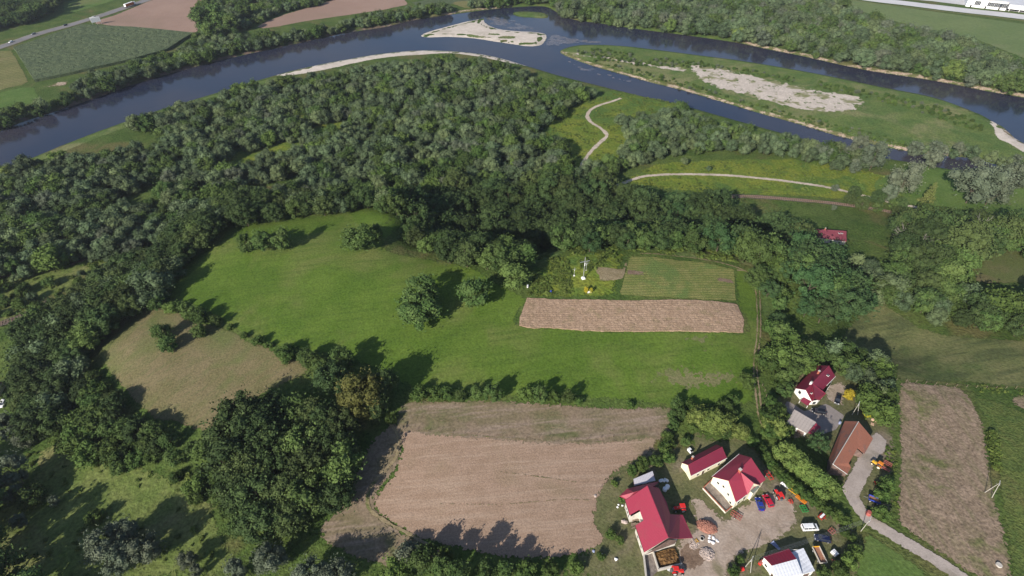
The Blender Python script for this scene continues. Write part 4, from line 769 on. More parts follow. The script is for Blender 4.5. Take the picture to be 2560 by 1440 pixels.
for i, (x, y, h) in enumerate(((1930, 1010, 5), (1925, 1040, 6), (1940, 1065, 6), (1950, 1035, 5.5), (1955, 1085, 4), (1920, 1075, 4.5))): T('lime' if i in (2,) else 'bush', x, y, h, 1.0, ORD[i] + ' bush from the top in the bright green group left of the garage', 'bushes left of the garage')
T('bush', 1971, 1074, 3.2, 1.1, 'rusty brown bush in front of the white garage wall')
for i, (x, y) in enumerate(((1967, 1130), (1988, 1148), (2008, 1167), (2030, 1186), (2052, 1203), (2071, 1222))): T('lime', x, y, 6.5, .85, ('top', 'second', 'third', 'fourth', 'fifth', 'lowest')[i] + ' light green tree in the row left of the tiled barn', 'light green tree row')
for i, (x, y) in enumerate(((1868, 1090), (1885, 1106), (1902, 1122), (1916, 1142), (1930, 1162), (1944, 1178), (1960, 1192), (1978, 1208), (1996, 1222), (2014, 1236), (2034, 1250), (2054, 1264), (2074, 1278), (2094, 1290), (2112, 1304))): T('bush', x, y, 2.6, 1.2, ORD[i] + ' low dark bush from the top of the long hedge behind the farmhouse', 'long dark hedge behind the farmhouse')
T('robinia', 2048, 1107, 7.5, .95, 'feathery tree between the light green row and the tiled barn')
for x, y, h, l in ((1668, 1092, 3.4, 'upper bush beside the stubble corner'), (1662, 1120, 3.6, 'bush left of the long shed'), (1672, 1145, 3.2, 'bush just left of the long shed gable'), (1640, 1150, 3.6, 'dark bush above the tin-roofed lean-to'), (1606, 1160, 3.8, 'broad bush above the tin roof, on the stubble edge'), (1580, 1176, 2.8, 'bush left of the tin roof on the stubble edge'), (1538, 1208, 1.8, 'lone bush on the stubble edge left of the big barn'), (1528, 1336, 2.6, 'left of two bright round bushes below the big barn'), (1550, 1350, 2.2, 'right of two bright round bushes below the big barn'), (1555, 1250, 1.8, 'small weed bush beside the big barn wall'), (1502, 1390, 2.2, 'low bush near the scrap heap')):
    T('bush', x, y, h, 1.05, l, 'bushes round the big barn')
# bottom edge
for x, y, h, k, l in ((1020, 1388, 6, 'greybush', 'blue-grey bush at the lower edge of the stubble field'), (1060, 1400, 9, 'maple', 'first dark tree from left along the bottom edge'), (1105, 1420, 10, 'poplar', 'second dark tree from left along the bottom edge'), (1148, 1440, 13, 'poplar', 'tallest dark tree along the bottom edge'), (1215, 1436, 8.5, 'maple', 'dark tree right of the tallest along the bottom edge'), (1262, 1428, 8.5, 'poplar', 'dark tree below the middle of the stubble field'), (1320, 1424, 5, 'bush', 'low bush below the right part of the stubble field'), (1378, 1428, 4, 'bush', 'low bush on the bottom edge left of the scrap heap'), (1440, 1420, 3.5, 'bush', 'small bush on the bottom edge near the big barn'), (985, 1425, 7, 'bush', 'wide bush on the bottom edge below the farm track'), (1085, 1365, 2.5, 'bush', 'small bush where the farm track meets the bottom trees'), (1120, 1380, 3, 'bush', 'bush on the stubble edge above the bottom trees')):
    T(k, x, y, h, 1.1, l, 'trees along the bottom edge')
for x, y, h, w, l in ((265, 1360, 13, 1.0, 'largest silver willow bottom left'), (300, 1395, 11, 1.0, 'lower silver willow of the bottom left clump'), (360, 1372, 11, .95, 'right silver willow of the bottom left clump'), (312, 1330, 10, .9, 'rear silver willow of the bottom left clump'), (465, 1398, 6.5, .9, 'small silver willow right of the bottom left clump'), (490, 1425, 5, .9, 'smallest silver willow near the bottom edge'), (672, 1395, 10, 1.0, 'silver willow below the oak grove'), (770, 1432, 10, 1.0, 'silver willow on the bottom edge, left of two'), (838, 1436, 11, 1.0, 'silver willow on the bottom edge, right of two'), (590, 1425, 8, 1.0, 'small silver willow on the bottom edge below the grove'), (28, 1178, 13, .9, 'bright silver willow at the left edge'), (14, 1225, 10, .9, 'silver willow at the left edge below the bright one'), (15, 1062, 10, 1.0, 'grey willow at the left edge above the bright one'), (60, 1095, 8, 1.0, 'small grey willow at the left edge'), (46, 1302, 6, .9, 'pale round shrub in the shade at the left edge'), (135, 1252, 4.5, .9, 'small pale shrub in the shade')):
    T('silver', x, y, h, w, l, 'silver willows at lower left')
for x, y, h, l in ((236, 1292, 4.5, 'dark lone bush on the lower left grass'), (75, 1240, 7, 'dark shaded bush between the left edge willows')): T('bush', x, y, h, 1.0, l)
for x, y, h in ((-70, 1250, 16), (-120, 1330, 15), (-60, 1380, 16), (-10, 1440, 14), (60, 1490, 15), (-150, 1180, 15)): T('maple', x, y, h, 1.2, 'dark tree beyond the lower left picture edge', 'trees beyond the lower left edge')
clump("560,1150 540,1210 545,1280 580,1340 650,1360 620,1300 575,1230", 5, (5, 8), ('maple', 'oak'), (.6, .4), 'left skirt of the oak grove', 'left skirt of the oak grove', 3, names=NM)
clump("60,1010 110,960 160,1000 130,1060 90,1100 40,1080", 7, (9, 12), ('oak', 'willow'), (.6, .4), 'dark group at the left edge', 'dark trees at the left edge', 6, names=NM)
# valley right: silver willows, spruces and stray trees
for x, y, h, w, l in ((2190, 388, 13, 1.0, 'tall grey willow left of the silver pair'), (2150, 362, 10, 1.0, 'grey willow by the side arm'), (2268, 440, 15, .9, 'pale silver willow, tall, left of the spruce'), (2225, 480, 8, .9, 'small silver willow below the tall pale one'), (2448, 452, 18, 1.15, 'biggest silver willow right of the spruce'), (2490, 470, 14, 1.0, 'silver willow leaning right of the biggest'), (2540, 438, 13, 1.0, 'silver willow at the right edge'), (2335, 395, 9, 1.0, 'willow beside the dark pool'), (2290, 372, 8, 1.1, 'willow at the side arm behind the pale silver willow'), (2400, 372, 7, 1.0, 'small willow on the island tip above the biggest silver willow')):
    T('silver', x, y, h * 1.5, w * .95, l, 'silver willows on the right')
for x, y, h, w, k, l in ((2018, 392, 8, .95, 'willow', 'dark upright shrub on the yellow-green meadow'), (2064, 382, 6, 1.1, 'willow', 'round shrub right of the dark upright one'), (2094, 378, 5, 1.0, 'willow', 'small shrub near the side arm'), (2110, 400, 8, 1.0, 'silver', 'grey shrub left of the tall grey willow'), (1712, 402, 5.5, 1.1, 'willow', 'lone round shrub above the sandy track'), (1772, 420, 3.6, 1.1, 'willow', 'smaller lone shrub above the sandy track'), (2088, 470, 5, 1.1, 'silver', 'small tree standing on the sandy track edge'), (2085, 518, 4, .9, 'silver', 'pale bush on the railway'), (2196, 492, 9, 1.1, 'oak', 'dark tree at the end of the railway'), (2255, 508, 8, 1.0, 'oak', 'dark tree beside the track bend'), (2150, 470, 4, 1.2, 'bush', 'low bush above the sandy track bend'), (1990, 345, 7, 1, 'willow', 'willow sticking out of the side arm row')):
    T(k, x, y, h, w, l)
T('youngspruce', 2330, 478, 15, 1.0, 'yellow-green spruce between the silver willows', name='spruce_tree'); T('spruce', 2290, 535, 13, 1.2, 'dark pine-like tree at the railway end'); T('spruce', 2310, 560, 11, 1.3, 'dark conifer in front of the valley wood')
for x, y, h, l in ((497, 45, 26, 'left poplar of the tall group by the tilled field'), (540, 38, 27, 'middle poplar of the tall group by the tilled field'), (522, 78, 20, 'front poplar of the tall group by the tilled field'), (575, 55, 20, 'right poplar of the tall group by the tilled field'), (610, 25, 20, 'far right poplar beyond the tall group')): T('poplar', x, y, h, 1.5, l, 'poplars by the tilled field')
T('maple', 1250, 6, 12, 1.2, 'dark round tree at the top of the river bend')
for x, y, h, l in ((2012, 612, 14, 'robinia left of the valley house'),): T('robinia', x, y, h, 1.1, l)
vh = hit(2080, 600)
for i, (dx, dy, h) in enumerate(((-27, -37, 16), (-21, -33, 16), (-33, -35, 16), (-25, -44, 15), (-30, -26, 17), (-37, -42, 16))): plant('robinia', (vh[0] + dx, vh[1] + dy, tz(vh[0] + dx, vh[1] + dy)), h, .95, 'robinia_tree', ('tallest robinia shading the valley house', 'robinia at the lower edge of the clump before the valley house', 'robinia at the upper left of the clump by the valley house', 'robinia left of centre in the clump by the valley house', 'leftmost robinia of the tall group by the valley house', 'robinia on the rim above the valley house')[i], 'tree', 'robinias round the valley house')
# farm garden shrubs with their own colour
T('goldbush', 2126, 988, 3.6, 1.2, 'golden yellow bush beside the parked black car'); T('goldbush', 2170, 1033, 3.0, 1.1, 'golden yellow bush by the timber stack')
T('goldbush', 1466, 724, 3.0, .75, 'left golden shrub in front of the crosses'); T('goldbush', 1477, 726, 2.6, .7, 'right golden shrub in front of the crosses')
for x, y, h, l in ((2215, 1212, 4.5, 'dark bush beside the red plough'), (2206, 1240, 4, 'brownish bush right of the blue trailer'), (2206, 1284, 4.2, 'grey-green bush below the blue trailer'), (2122, 1402, 4, 'tall dark shrub right of the tin shed'), (2100, 1425, 4, 'shrub below the white tank'), (2140, 1380, 3.5, 'brown shrub right of the white tank'), (2060, 1432, 3.2, 'bluish shrub at the bottom edge beside the tin shed'), (1835, 1425, 3, 'small tree left of the tin shed at the bottom edge'), (1850, 1400, 2.2, 'low shrub beside the double pole'), (2110, 1330, 2.6, 'low shrub by the road bend'), (2130, 1345, 2.2, 'low shrub at the pole foot')): T('bush', x, y, h, 1.0, l)
# herbs: one uncountable cover on the rough ground
RG = [np.array(p) for p in (hits(px("-60,690 40,665 120,650 220,620 330,590 400,590 330,640 240,680 180,720 90,760 30,800 -60,830")), hits(px("60,1120 250,1080 420,1170 560,1190 540,1300 600,1400 300,1440 100,1440 0,1330")), hits(px("1322,736 1335,690 1365,655 1410,638 1480,630 1556,632 1562,650 1520,668 1490,668 1480,700 1450,730 1390,740")), hits(px("1345,650 1450,622 1600,628 1760,646 1880,664 1920,655 1800,620 1600,600 1440,600 1360,630")), hits(px("1560,458 1600,425 1760,402 1900,397 2100,414 2220,445 2300,500 2100,495 1880,485 1640,468")), hits(px("1490,238 1640,240 1700,262 1590,350 1500,420 1440,430 1410,372 1345,335")), hits(px("2240,960 2250,1280 2236,1290 2210,1150 2225,1000")), hits(px("2440,960 2640,985 2640,1000 2540,990 2450,985")), hits(px("2470,1080 2482,1080 2502,1210 2494,1215")))]
PP = []; HH = []; TRK = [hits(px(s_)) for s_ in ('1552,246 1530,254 1500,263 1478,274 1468,290 1478,306 1500,320 1517,338 1503,354 1480,376 1462,400 1452,425 1446,452', '1540,466 1580,450 1620,440 1700,436 1800,438 1900,446 2000,458 2080,471 2160,490 2240,509 2320,524 2400,538', '-40,700 0,690 50,680 100,674 150,668 190,655 240,632', '-60,832 0,812 40,798 80,780 130,752')]
for poly, sp, hr in zip(RG, (3.2, 5.5, 1.4, 2.0, 3.0, 3.0, 1.8, 2.0, .9), ((.6, 1.8), (.5, 1.6), (.5, 1.4), (.5, 1.5), (.4, 1.2), (.4, 1.2), (.3, .8), (.3, .8), (.8, 1.8))):
    q = darts(poly, sp * .75, .5); q = q[np.array([mnoise.noise(Vector((a_[0] * .12, a_[1] * .12, 7))) for a_ in q]) > .02]
    for tl in TRK: q = q[dist_poly(q, tl, False) > 4.0]
    PP.append(z3(q, 0)); HH.append(rng.uniform(*hr, len(q)))
PP = np.vstack(PP); HH = np.concatenate(HH); gn_scatter('tall_herbs', PP, ('tussock',), HH, rng.uniform(.9, 1.6, len(HH)), 'tall weeds and herbs on the rough ground', np.zeros(len(HH), int))
# ------------------------------------------------------------------ building helpers
class MB:
    def __init__(s): s.v = []; s.f = []
    def add(s, V, Fc): b = len(s.v); s.v += [tuple(map(float, p)) for p in V]; s.f += [tuple(int(i) + b for i in q) for q in Fc]; return s
    def box(s, c, d, rz=0.0, taper=1.0, tx=None, shift=(0, 0)):   # centre of base, size; taper shrinks the top
        x, y, z = d[0] / 2, d[1] / 2, d[2]; tx = taper if tx is None else tx; cr, sr = math.cos(rz), math.sin(rz); V = []
        for zz, k, kx in ((0, 1, 1), (z, taper, tx)):
            for a, b in ((-x, -y), (x, -y), (x, y), (-x, y)):
                X = a * kx + (shift[0] if zz else 0); Y = b * k + (shift[1] if zz else 0); V.append((c[0] + X * cr - Y * sr, c[1] + X * sr + Y * cr, c[2] + zz))
        return s.add(V, [(3, 2, 1, 0), (4, 5, 6, 7), (0, 1, 5, 4), (1, 2, 6, 5), (2, 3, 7, 6), (3, 0, 4, 7)])
    def tube(s, pts, r, n=6):
        r = [r] * len(pts) if isinstance(r, (int, float)) else r; V, Q = tube(pts, r, n); m = len(V); s.add(V, Q); b = len(s.v) - m
        s.f.append(tuple(range(b + n - 1, b - 1, -1))); s.f.append(tuple(range(b + m - n, b + m))); return s
    def wheel(s, c, r, w, n=14, ax='y'):
        d = np.array([0, 1, 0]) if ax == 'y' else np.array([1, 0, 0]); c = np.array(c, float)
        return s.tube([c - d * w / 2, c - d * w * .38, c + d * w * .38, c + d * w / 2], [r * .86, r, r, r * .86], n)
    def prism(s, prof, y0, y1):                            # side profile (x, z) swept across y
        n = len(prof); V = [(x, y0, z) for x, z in prof] + [(x, y1, z) for x, z in prof]
        return s.add(V, [tuple(range(n)), tuple(range(2 * n - 1, n - 1, -1))] + [(i, n + i, n + (i + 1) % n, (i + 1) % n) for i in range(n)])
    def slab(s, poly, t):                                  # 3-D polygon given thickness straight down
        n = len(poly); V = [tuple(p) for p in poly] + [(p[0], p[1], p[2] - t) for p in poly]
        a = sum(poly[i][0] * poly[(i + 1) % n][1] - poly[(i + 1) % n][0] * poly[i][1] for i in range(n))
        top = tuple(range(n)) if a > 0 else tuple(range(n - 1, -1, -1)); bot = tuple(n + i for i in top[::-1])
        sd = [(i, n + i, n + (i + 1) % n, (i + 1) % n) if a > 0 else (i, (i + 1) % n, n + (i + 1) % n, n + i) for i in range(n)]
        return s.add(V, [top, bot] + sd)
    def build(s, name, mat, parent=None, uv=False, smooth=False, bevel=0.0):
        me = bpy.data.meshes.new(name); me.from_pydata(s.v, [], s.f); me.update()
        if bevel or True:
            bm = bmesh.new(); bm.from_mesh(me); bmesh.ops.recalc_face_normals(bm, faces=bm.faces)
            if bevel: bmesh.ops.bevel(bm, geom=list(bm.edges), offset=bevel, segments=1, affect='EDGES', clamp_overlap=True)
            bm.to_mesh(me); bm.free()
        if uv:
            ul = me.uv_layers.new(name='UVMap'); z = Vector((0, 0, 1))
            for p in me.polygons:
                u = z.cross(p.normal); u = u.normalized() if u.length > 1e-3 else Vector((1, 0, 0)); w = p.normal.cross(u)
                for li in p.loop_indices: c = me.vertices[me.loops[li].vertex_index].co; ul.data[li].uv = (c.dot(u), c.dot(w))
        if smooth:
            for p in me.polygons: p.use_smooth = True
        return obj(name, me, mat, parent)
def Z(o, sc): return lambda x, y: (o[0] + x / sc, o[1] + y / sc)
Z1, Z2, Z3, Z7 = Z((1480, 1080), 4), Z((1920, 1080), 4), Z((1840, 860), 6.4), Z((1920, 360), 4)
ZB, ZC, ZM, ZT = Z((1550, 1170), 10.667), Z((1550, 1305), 10.667), Z((1860, 1170), 12), Z((2040, 1020), 8)
ZE = Z((1960, 1270), 8.472)
def pts(zf, base, **kw): return {k: flat(*zf(v[0], v[1]), base + v[2]) for k, v in kw.items()}
class Building:
    """walls under a roof edge, roof planes with thickness; everything hangs on one empty at the base"""
    def __init__(s, name, c, base, label, cat): s.c = np.array(c); s.base = base; s.e = empty(name, (c[0], c[1], base), 0, label, cat)
    def L(s, p): return (p[0] - s.c[0], p[1] - s.c[1], p[2] - s.base)
    def roof(s, faces, mat, name='roof', t=.16, label=None):
        m = MB()
        for f in faces: m.slab([s.L(p) for p in f], t)
        o = m.build(name, M[mat], s.e, uv=True)
        if label: o['label'] = label
        return o
    def trim(s, a, c, name, mat, r=.07):
        u, v = np.array(s.L(a)), np.array(s.L(c)); MB().tube([u + [0, 0, .02], v + [0, 0, .02]], r, 6).build(name, M[mat], s.e)
    def walls(s, loop, mat, inset=.25, drop=.17, name='wall', down=0.6, cen=None):
        P = [np.array(s.L(p)) for p in loop]; cen = np.mean(P, 0) if cen is None else np.array(s.L(cen)); Q = []
        for p in P:
            d = cen[:2] - p[:2]; L = np.hypot(*d); q = p.copy(); q[:2] += d / max(L, .01) * inset * 1.3; q[2] -= drop + inset * .35; Q.append(q)
        n = len(Q); V = [(q[0], q[1], -down) for q in Q] + [tuple(q) for q in Q]; m = MB()
        m.add(V, [(i, (i + 1) % n, n + (i + 1) % n, n + i) for i in range(n)]); s.Q = Q
        return m.build(name, M[mat], s.e)
    def on_wall(s, i, t, z, w, h, name, mat, frame=None, depth=.06):   # panel on wall segment i at fraction t
        n = len(s.Q); a = np.array(s.Q[i]); b = np.array(s.Q[(i + 1) % n]); d = (b - a)[:2]; L = np.hypot(*d); d /= L; nr = np.array([d[1], -d[0]])
        cen = np.mean(s.Q, 0)[:2]; mid = (a + b)[:2] / 2
        if (mid - cen) @ nr < 0: nr = -nr
        p = a[:2] + d * L * t; rz = math.atan2(d[1], d[0]); par = s.e
        if frame: par = MB().box((p[0] + nr[0] * .02, p[1] + nr[1] * .02, z - .08), (w + .16, depth * .8 + .04, h + .16), rz).build(name, M[frame], s.e); nm = 'pane' if 'window' in name else 'leaf'
        else: nm = name
        return MB().box((p[0] + nr[0] * .04, p[1] + nr[1] * .04, z), (w, depth + .04, h), rz).build(nm, M[mat], par)
    def chimney(s, p, w=.55, h=1.3, mat='brick', cap=True):
        q = s.L(p); o = MB().box((q[0], q[1], q[2] - 1.2), (w, w, h + 1.2), .6).build('chimney', M[mat], s.e)
        if cap: MB().box((q[0], q[1], q[2] + h), (w + .14, w + .14, .12), .6).build('chimney_cap', M['concretep'], o)
M['red'] = roofmat('crimson_metal_tile', (.315, .036, .068), .5, .35, .35, (.25, .06, .07), .45)
M['darkred'] = roofmat('dark_crimson_metal_tile', (.185, .020, .046), .5, .35, .4, (.2, .03, .05), .25)
M['tinred'] = roofmat('painted_tin', (.20, .012, .030), .4, .9, .4, (.15, .03, .04), .3)
M['tin'] = roofmat('white_tin', (.62, .64, .70), .35, .9, .5, (.5, .5, .52), .3)
M['tile'] = roofmat('old_clay_tile', (.30, .125, .085), .9, .3, .1, (.17, .12, .11), .9, var=.3)
M['greytin'] = roofmat('patched_tin', (.46, .45, .50), .5, .5, .3, (.42, .13, .16), .9)
M['tar'] = roofmat('grey_felt', (.40, .35, .325), .9, 1.0, .1, (.31, .27, .25), .5)
M['backroof'] = roofmat('faded_red_tin', (.15, .036, .052), .6, 1.0, .2, (.17, .05, .06), .4)
M['cream'] = plain('cream_render', (.74, .69, .52), .9, .1, var=.05); M['white'] = plain('white_render', (.78, .77, .74), .9, .1, var=.04)
M['oldwhite'] = plain('stained_whitewash', (.60, .56, .50), .9, .1, var=.18, scale=.8); M['boards'] = plain('grey_brown_boards', (.16, .11, .095), .9, .1, var=.3, scale=.9)
M['brick'] = plain('brick_masonry', (.36, .12, .075), .9, .1, var=.2, scale=6); M['concretep'] = plain('weathered_concrete', (.46, .43, .39), .9, .1, var=.15, scale=1.2)
M['glass'] = plain('window_glass', (.03, .035, .045), .12, .5, var=.2); M['framew'] = plain('white_frame', (.75, .75, .72), .5); M['dark'] = plain('dark_opening', (.012, .011, .010), .9, .05)
M['door'] = plain('brown_door', (.10, .06, .035), .7); M['feltgreen'] = plain('grey_green_roofing', (.17, .19, .17), .9, .1, var=.2); M['manure'] = plain('straw_manure', (.15, .085, .035), .95, .05, var=.6, scale=1.3, bumpd=.2, var2=(.05, .028, .014))
M['earthp'] = plain('earthy_concrete', (.20, .17, .15), .95, .05, var=.35, scale=.9); M['hall'] = plain('white_cladding', (.80, .80, .82), .6, .2, var=.03, scale=.1); M['hallroof'] = plain('pale_flat_roof', (.55, .56, .60), .8, .2, var=.08, scale=.1)
M['board_white'] = plain('board_face', (.72, .72, .72), .6); M['steel'] = plain('galvanised_steel', (.42, .43, .45), .45, .4, .5); M['pole'] = plain('concrete_pole', (.38, .36, .32), .85, .1, scale=2)

# ------------------------------------------------------------------ big red barn
b = hit(*Z1(680, 850))[2]
p = pts(Z1, b, A=(520, 1203, 3.4), R1=(765, 1055, 7.6), R2=(555, 535, 7.6), L=(330, 683, 3.4), n1=(375, 832, 3.4), n2=(475, 775, 5.1), n3=(515, 885, 5.1), n4=(430, 937, 3.4), b2=(872, 1066, 4.5), b1=(880, 828, 2.8), o1=(908, 828, 2.7), o2=(1010, 1058, 3.3), e2=(782, 822, 4.2), e1=(745, 700, 4.4), RN=(668, 560, 5.0), E1=(840, 1066, 5.2), W1=(275, 640, 3.0), W2=(352, 566, 3.2), WR=(420, 600, 5.4), WE=(620, 540, 5.8), WN=(672, 492, 4.2))
B = Building('barn', flat(*Z1(680, 850), b)[:2], b, 'big crimson-roofed barn with notched roof and brown gable', 'barn')
B.roof([[p['A'], p['n4'], p['n3'], p['n2'], p['n1'], p['L'], p['R2'], p['R1']], [p['R1'], p['R2'], p['RN'], p['e1'], p['e2'], p['b1'], p['b2']]], 'red')
B.roof([[p['b2'], p['b1'], p['o1'], p['o2']]], 'red', 'lean_to_roof')
B.roof([[p['W1'], p['WR'], p['WE'], p['RN'] + [0, 0, -.3], p['L'] + [.6, .3, -.3]], [p['W2'], p['WN'], p['WE'], p['WR']], [p['W1'], p['W2'], p['WR']]], 'red', 'wing_roof')
B.walls([p['A'], p['n4'], p['n3'], p['n2'], p['n1'], p['L'], p['W2'], p['WN'], p['RN'], p['e1'], p['e2'], p['b1'] + [0, 0, 0], p['b2'], p['R1']], 'oldwhite', .35, cen=(p['A'] + p['R2'] + p['E1'] * 2) / 4)
g = MB(); a, r, e = (np.array(B.L(p[k])) for k in ('A', 'R1', 'E1')); sh = np.array([.10, -.42, -.2]); g.add([a + sh + [.5, .1, 0], e + sh + [-.1, 0, -1.6], e + sh, r + sh + [0, 0, -.1]], [(0, 1, 2, 3)]); g.add([a + sh + [.5, .1, -.35] + [0, .05, 0], e + sh + [-.1, .05, -1.95], e + sh + [-.1, .05, -1.6], a + sh + [.5, .15, 0]], [(0, 1, 2, 3)]); g.build('gable_boarding', M['boards'], B.e)
for t in (.25, .5, .75): B.on_wall(4, t, 1.0, .8, .7, 'window', 'glass', 'framew')
for t in (.3, .7): B.on_wall(0, t, 1.0, .8, .7, 'window', 'glass', 'framew')
for t in (.3, .7): B.on_wall(8, t, 1.0, .9, .8, 'window', 'glass', 'framew')
B.on_wall(10, .5, .0, 2.4, 2.4, 'barn_door', 'door', 'framew')
B.trim(p['R1'], p['R2'], 'ridge_cap', 'darkred', .1); B.trim(p['A'], p['n4'], 'gutter', 'door', .08); B.trim(p['n1'], p['L'], 'gutter', 'door', .08)
# lumber niche in the notch
nb = (np.array(p['n1']) + p['n4'] + p['n2'] + p['n3']) / 4; nb[2] = b
t_ = empty('lumber_pile', nb, .3, 'pile of brown planks and pallets in the barn roof notch', 'lumber')
for i in range(9): MB().box((rng.uniform(-1, .8), rng.uniform(-1.2, 1.2), .1 + i * .12), (rng.uniform(1.2, 2.4), rng.uniform(.2, .5), .1), rng.uniform(-.5, .5)).build('plank', M['wood'] if i % 3 else M['brickp' if 'brickp' in M else 'wood'], t_)
# lean-to with patched tin roof
q = pts(Z1, b, a=(415, 470, 2.6), c=(425, 535, 2.2), d=(635, 485, 2.4), e=(605, 390, 2.8))
B = Building('tin_shed', ((q['a'] + q['d']) / 2)[:2], b, 'small shed with patched pink and grey tin roof behind the big barn', 'shed')
B.roof([[q['a'], q['c'], q['d'], q['e']]], 'greytin'); B.walls([q['a'], q['c'], q['d'], q['e']], 'boards', .15); B.on_wall(1, .5, 0, 1.0, 1.8, 'door', 'door', 'framew')
# manure pit
q = pts(ZC, b, a=(640, 840, 1.2), c=(1470, 650, 1.2), d=(1640, 1100, 1.2), e=(1035, 1250, 1.2), f=(700, 1380, 1.0), i1=(895, 800, 1.2), g=(720, 1560, 1.0))
c0 = np.append(((q['i1'] + q['d']) / 2)[:2], b); e_ = empty('manure_pit', c0, 0, 'concrete manure pit full of brown straw beside the big barn', 'manure pit')
def lc(v): return np.array(v) - c0
for nm, A_, B_ in (('wall', 'i1', 'e'), ('wall', 'e', 'd'), ('wall', 'a', 'g')):
    u, v = lc(q[A_]), lc(q[B_]); d = (v - u)[:2]; Lw = np.hypot(*d); MB().box(((u[0] + v[0]) / 2, (u[1] + v[1]) / 2, -.3), (Lw + .2, .28, u[2] + .3), math.atan2(d[1], d[0])).build(nm, M['concretep'], e_)
mm = MB(); k = [lc(q[x]) for x in ('i1', 'e', 'd', 'c')]; nU = 14; V = []
for i in range(nU + 1):
    for j in range(nU + 1):
        u, v = i / nU, j / nU; pt = (k[0] * (1 - u) * (1 - v) + k[1] * u * (1 - v) + k[2] * u * v + k[3] * (1 - u) * v); hgt = .25 + .75 * math.sin(math.pi * min(1, .15 + u * .8)) * math.sin(math.pi * min(1, .1 + v * .75)) + rng.uniform(-.12, .12); V.append((pt[0], pt[1], hgt))
mm.add(V, [(i * (nU + 1) + j, (i + 1) * (nU + 1) + j, (i + 1) * (nU + 1) + j + 1, i * (nU + 1) + j + 1) for i in range(nU) for j in range(nU)]); mm.build('straw_heap', M['manure'], e_)
mm = MB(); k = [lc(q[x]) for x in ('a', 'g', 'e', 'i1')]; V = [(k_[0], k_[1], .12) for k_ in k]; mm.add(V, [(0, 1, 2, 3)]); mm.build('floor', M['earthp'], e_)
# ------------------------------------------------------------------ long shed
b = hit(*Z1(1120, 300))[2]
p = pts(Z1, b, A=(895, 305, 2.6), D=(1245, 125, 2.6), R1=(960, 330, 4.6), R2=(1303, 150, 4.6), B=(990, 442, 2.6), C=(1350, 262, 2.6))
B = Building('long_shed', flat(*Z1(1120, 300), b)[:2], b, 'long cream shed with dark crimson gable roof and small chimney', 'shed')
B.roof([[p['A'], p['R1'], p['R2'], p['D']], [p['B'], p['C'], p['R2'], p['R1']]], 'darkred'); B.walls([p['A'], p['R1'], p['B'], p['C'], p['R2'], p['D']], 'cream', .18)
B.chimney(flat(*Z1(1003, 265), b + 3.6), .5, 1.0); B.trim(p['R1'], p['R2'], 'ridge_cap', 'red', .08); B.trim(p['B'], p['C'], 'gutter', 'framew', .08)
for t in (.2, .5, .8): B.on_wall(2, t, .9, .9, .8, 'window', 'glass', 'framew')
B.on_wall(2, .35, .0, .9, 1.9, 'door', 'door', 'framew')
# ------------------------------------------------------------------ farmhouse
b = hit(*Z1(1480, 520))[2]
p = pts(Z1, b, A=(1200, 445, 4.2), B=(1440, 705, 4.2), R1=(1365, 487, 8.8), R2=(1590, 255, 8.8), D=(1470, 220, 4.2), C=(1738, 475, 4.2), X0=(1488, 402, 8.7), X1=(1618, 512, 7.4), XL=(1555, 628, 4.1), XR=(1690, 534, 4.1), S1=(1565, 578, 4.3), S2=(1625, 508, 4.3), S3=(1675, 550, 4.3), S4=(1612, 612, 4.3))
B = Building('farmhouse', ((p['A'] + p['C']) / 2)[:2], b, 'cream farmhouse with bright crimson cross-gabled roof', 'house')
B.roof([[p['A'], p['R1'], p['R2'], p['D']], [p['R1'], p['B'], p['C'], p['R2']]], 'red'); B.roof([[p['X0'], p['XL'], p['X1']], [p['X0'], p['X1'], p['XR']]], 'red', 'dormer_roof')
B.walls([p['A'], p['R1'], p['B'], p['C'], p['R2'], p['D']], 'cream', .3)
g = MB(); u, v, w = (np.array(B.L(p[k])) for k in ('XL', 'X1', 'XR')); s_ = (u + w) / 2; o_ = np.array([-.12, .16, 0]); g.add([u + o_ - [0, 0, 4.5], w + o_ - [0, 0, 4.5], w + o_, v + o_ - [0, 0, .2], u + o_], [(0, 1, 2, 3, 4)]); g.build('dormer_wall', M['cream'], B.e)
for i_, t, z in ((0, .45, 3.2), (0, .85, 3.9), (1, .35, 3.0), (1, .7, 1.0)): B.on_wall(i_, t, z, .75, .8, 'window', 'glass', 'framew')
for t in (.15, .35, .85): B.on_wall(2, t, 1.0, 1.1, 1.3, 'window', 'glass', 'framew')
B.chimney(flat(*Z1(1475, 395), b + 8.6), .75, 1.1); B.trim(p['R1'], p['R2'], 'ridge_cap', 'darkred', .1); B.trim(p['B'], p['XL'], 'gutter', 'framew', .08); B.trim(p['A'], p['D'], 'gutter', 'framew', .08); B.roof([[p['S1'], p['S4'], p['S3'], p['S2']]], 'feltgreen', 'porch_roof', .2)
pc = (p['S1'] + p['S3']) / 2; q = B.L(pc)
P4 = [np.array(B.L(p[k])) for k in ('S1', 'S4', 'S3', 'S2')]; g = MB(); ctr = np.mean(P4, 0)
g.add([(*(ctr + (x - ctr) * .88)[:2], -.5) for x in P4] + [(*(ctr + (x - ctr) * .88)[:2], 4.08) for x in P4], [(0, 1, 5, 4), (1, 2, 6, 5), (2, 3, 7, 6), (3, 0, 4, 7)]); g.build('porch', M['cream'], B.e)
q = pts(Z1, b, a=(1112, 560, .8), c=(1335, 800, .8), d=(1432, 722, .8), e=(1205, 470, .8))
c0 = np.append(((q['a'] + q['d']) / 2)[:2], b); e_ = empty('terrace', c0, 0, 'stained concrete terrace with low wall along the farmhouse', 'terrace')
MB().slab([lc(x) - [0, 0, .25] for x in (q['a'], q['c'], q['d'], q['e'])], .9).build('floor', M['earthp'], e_)
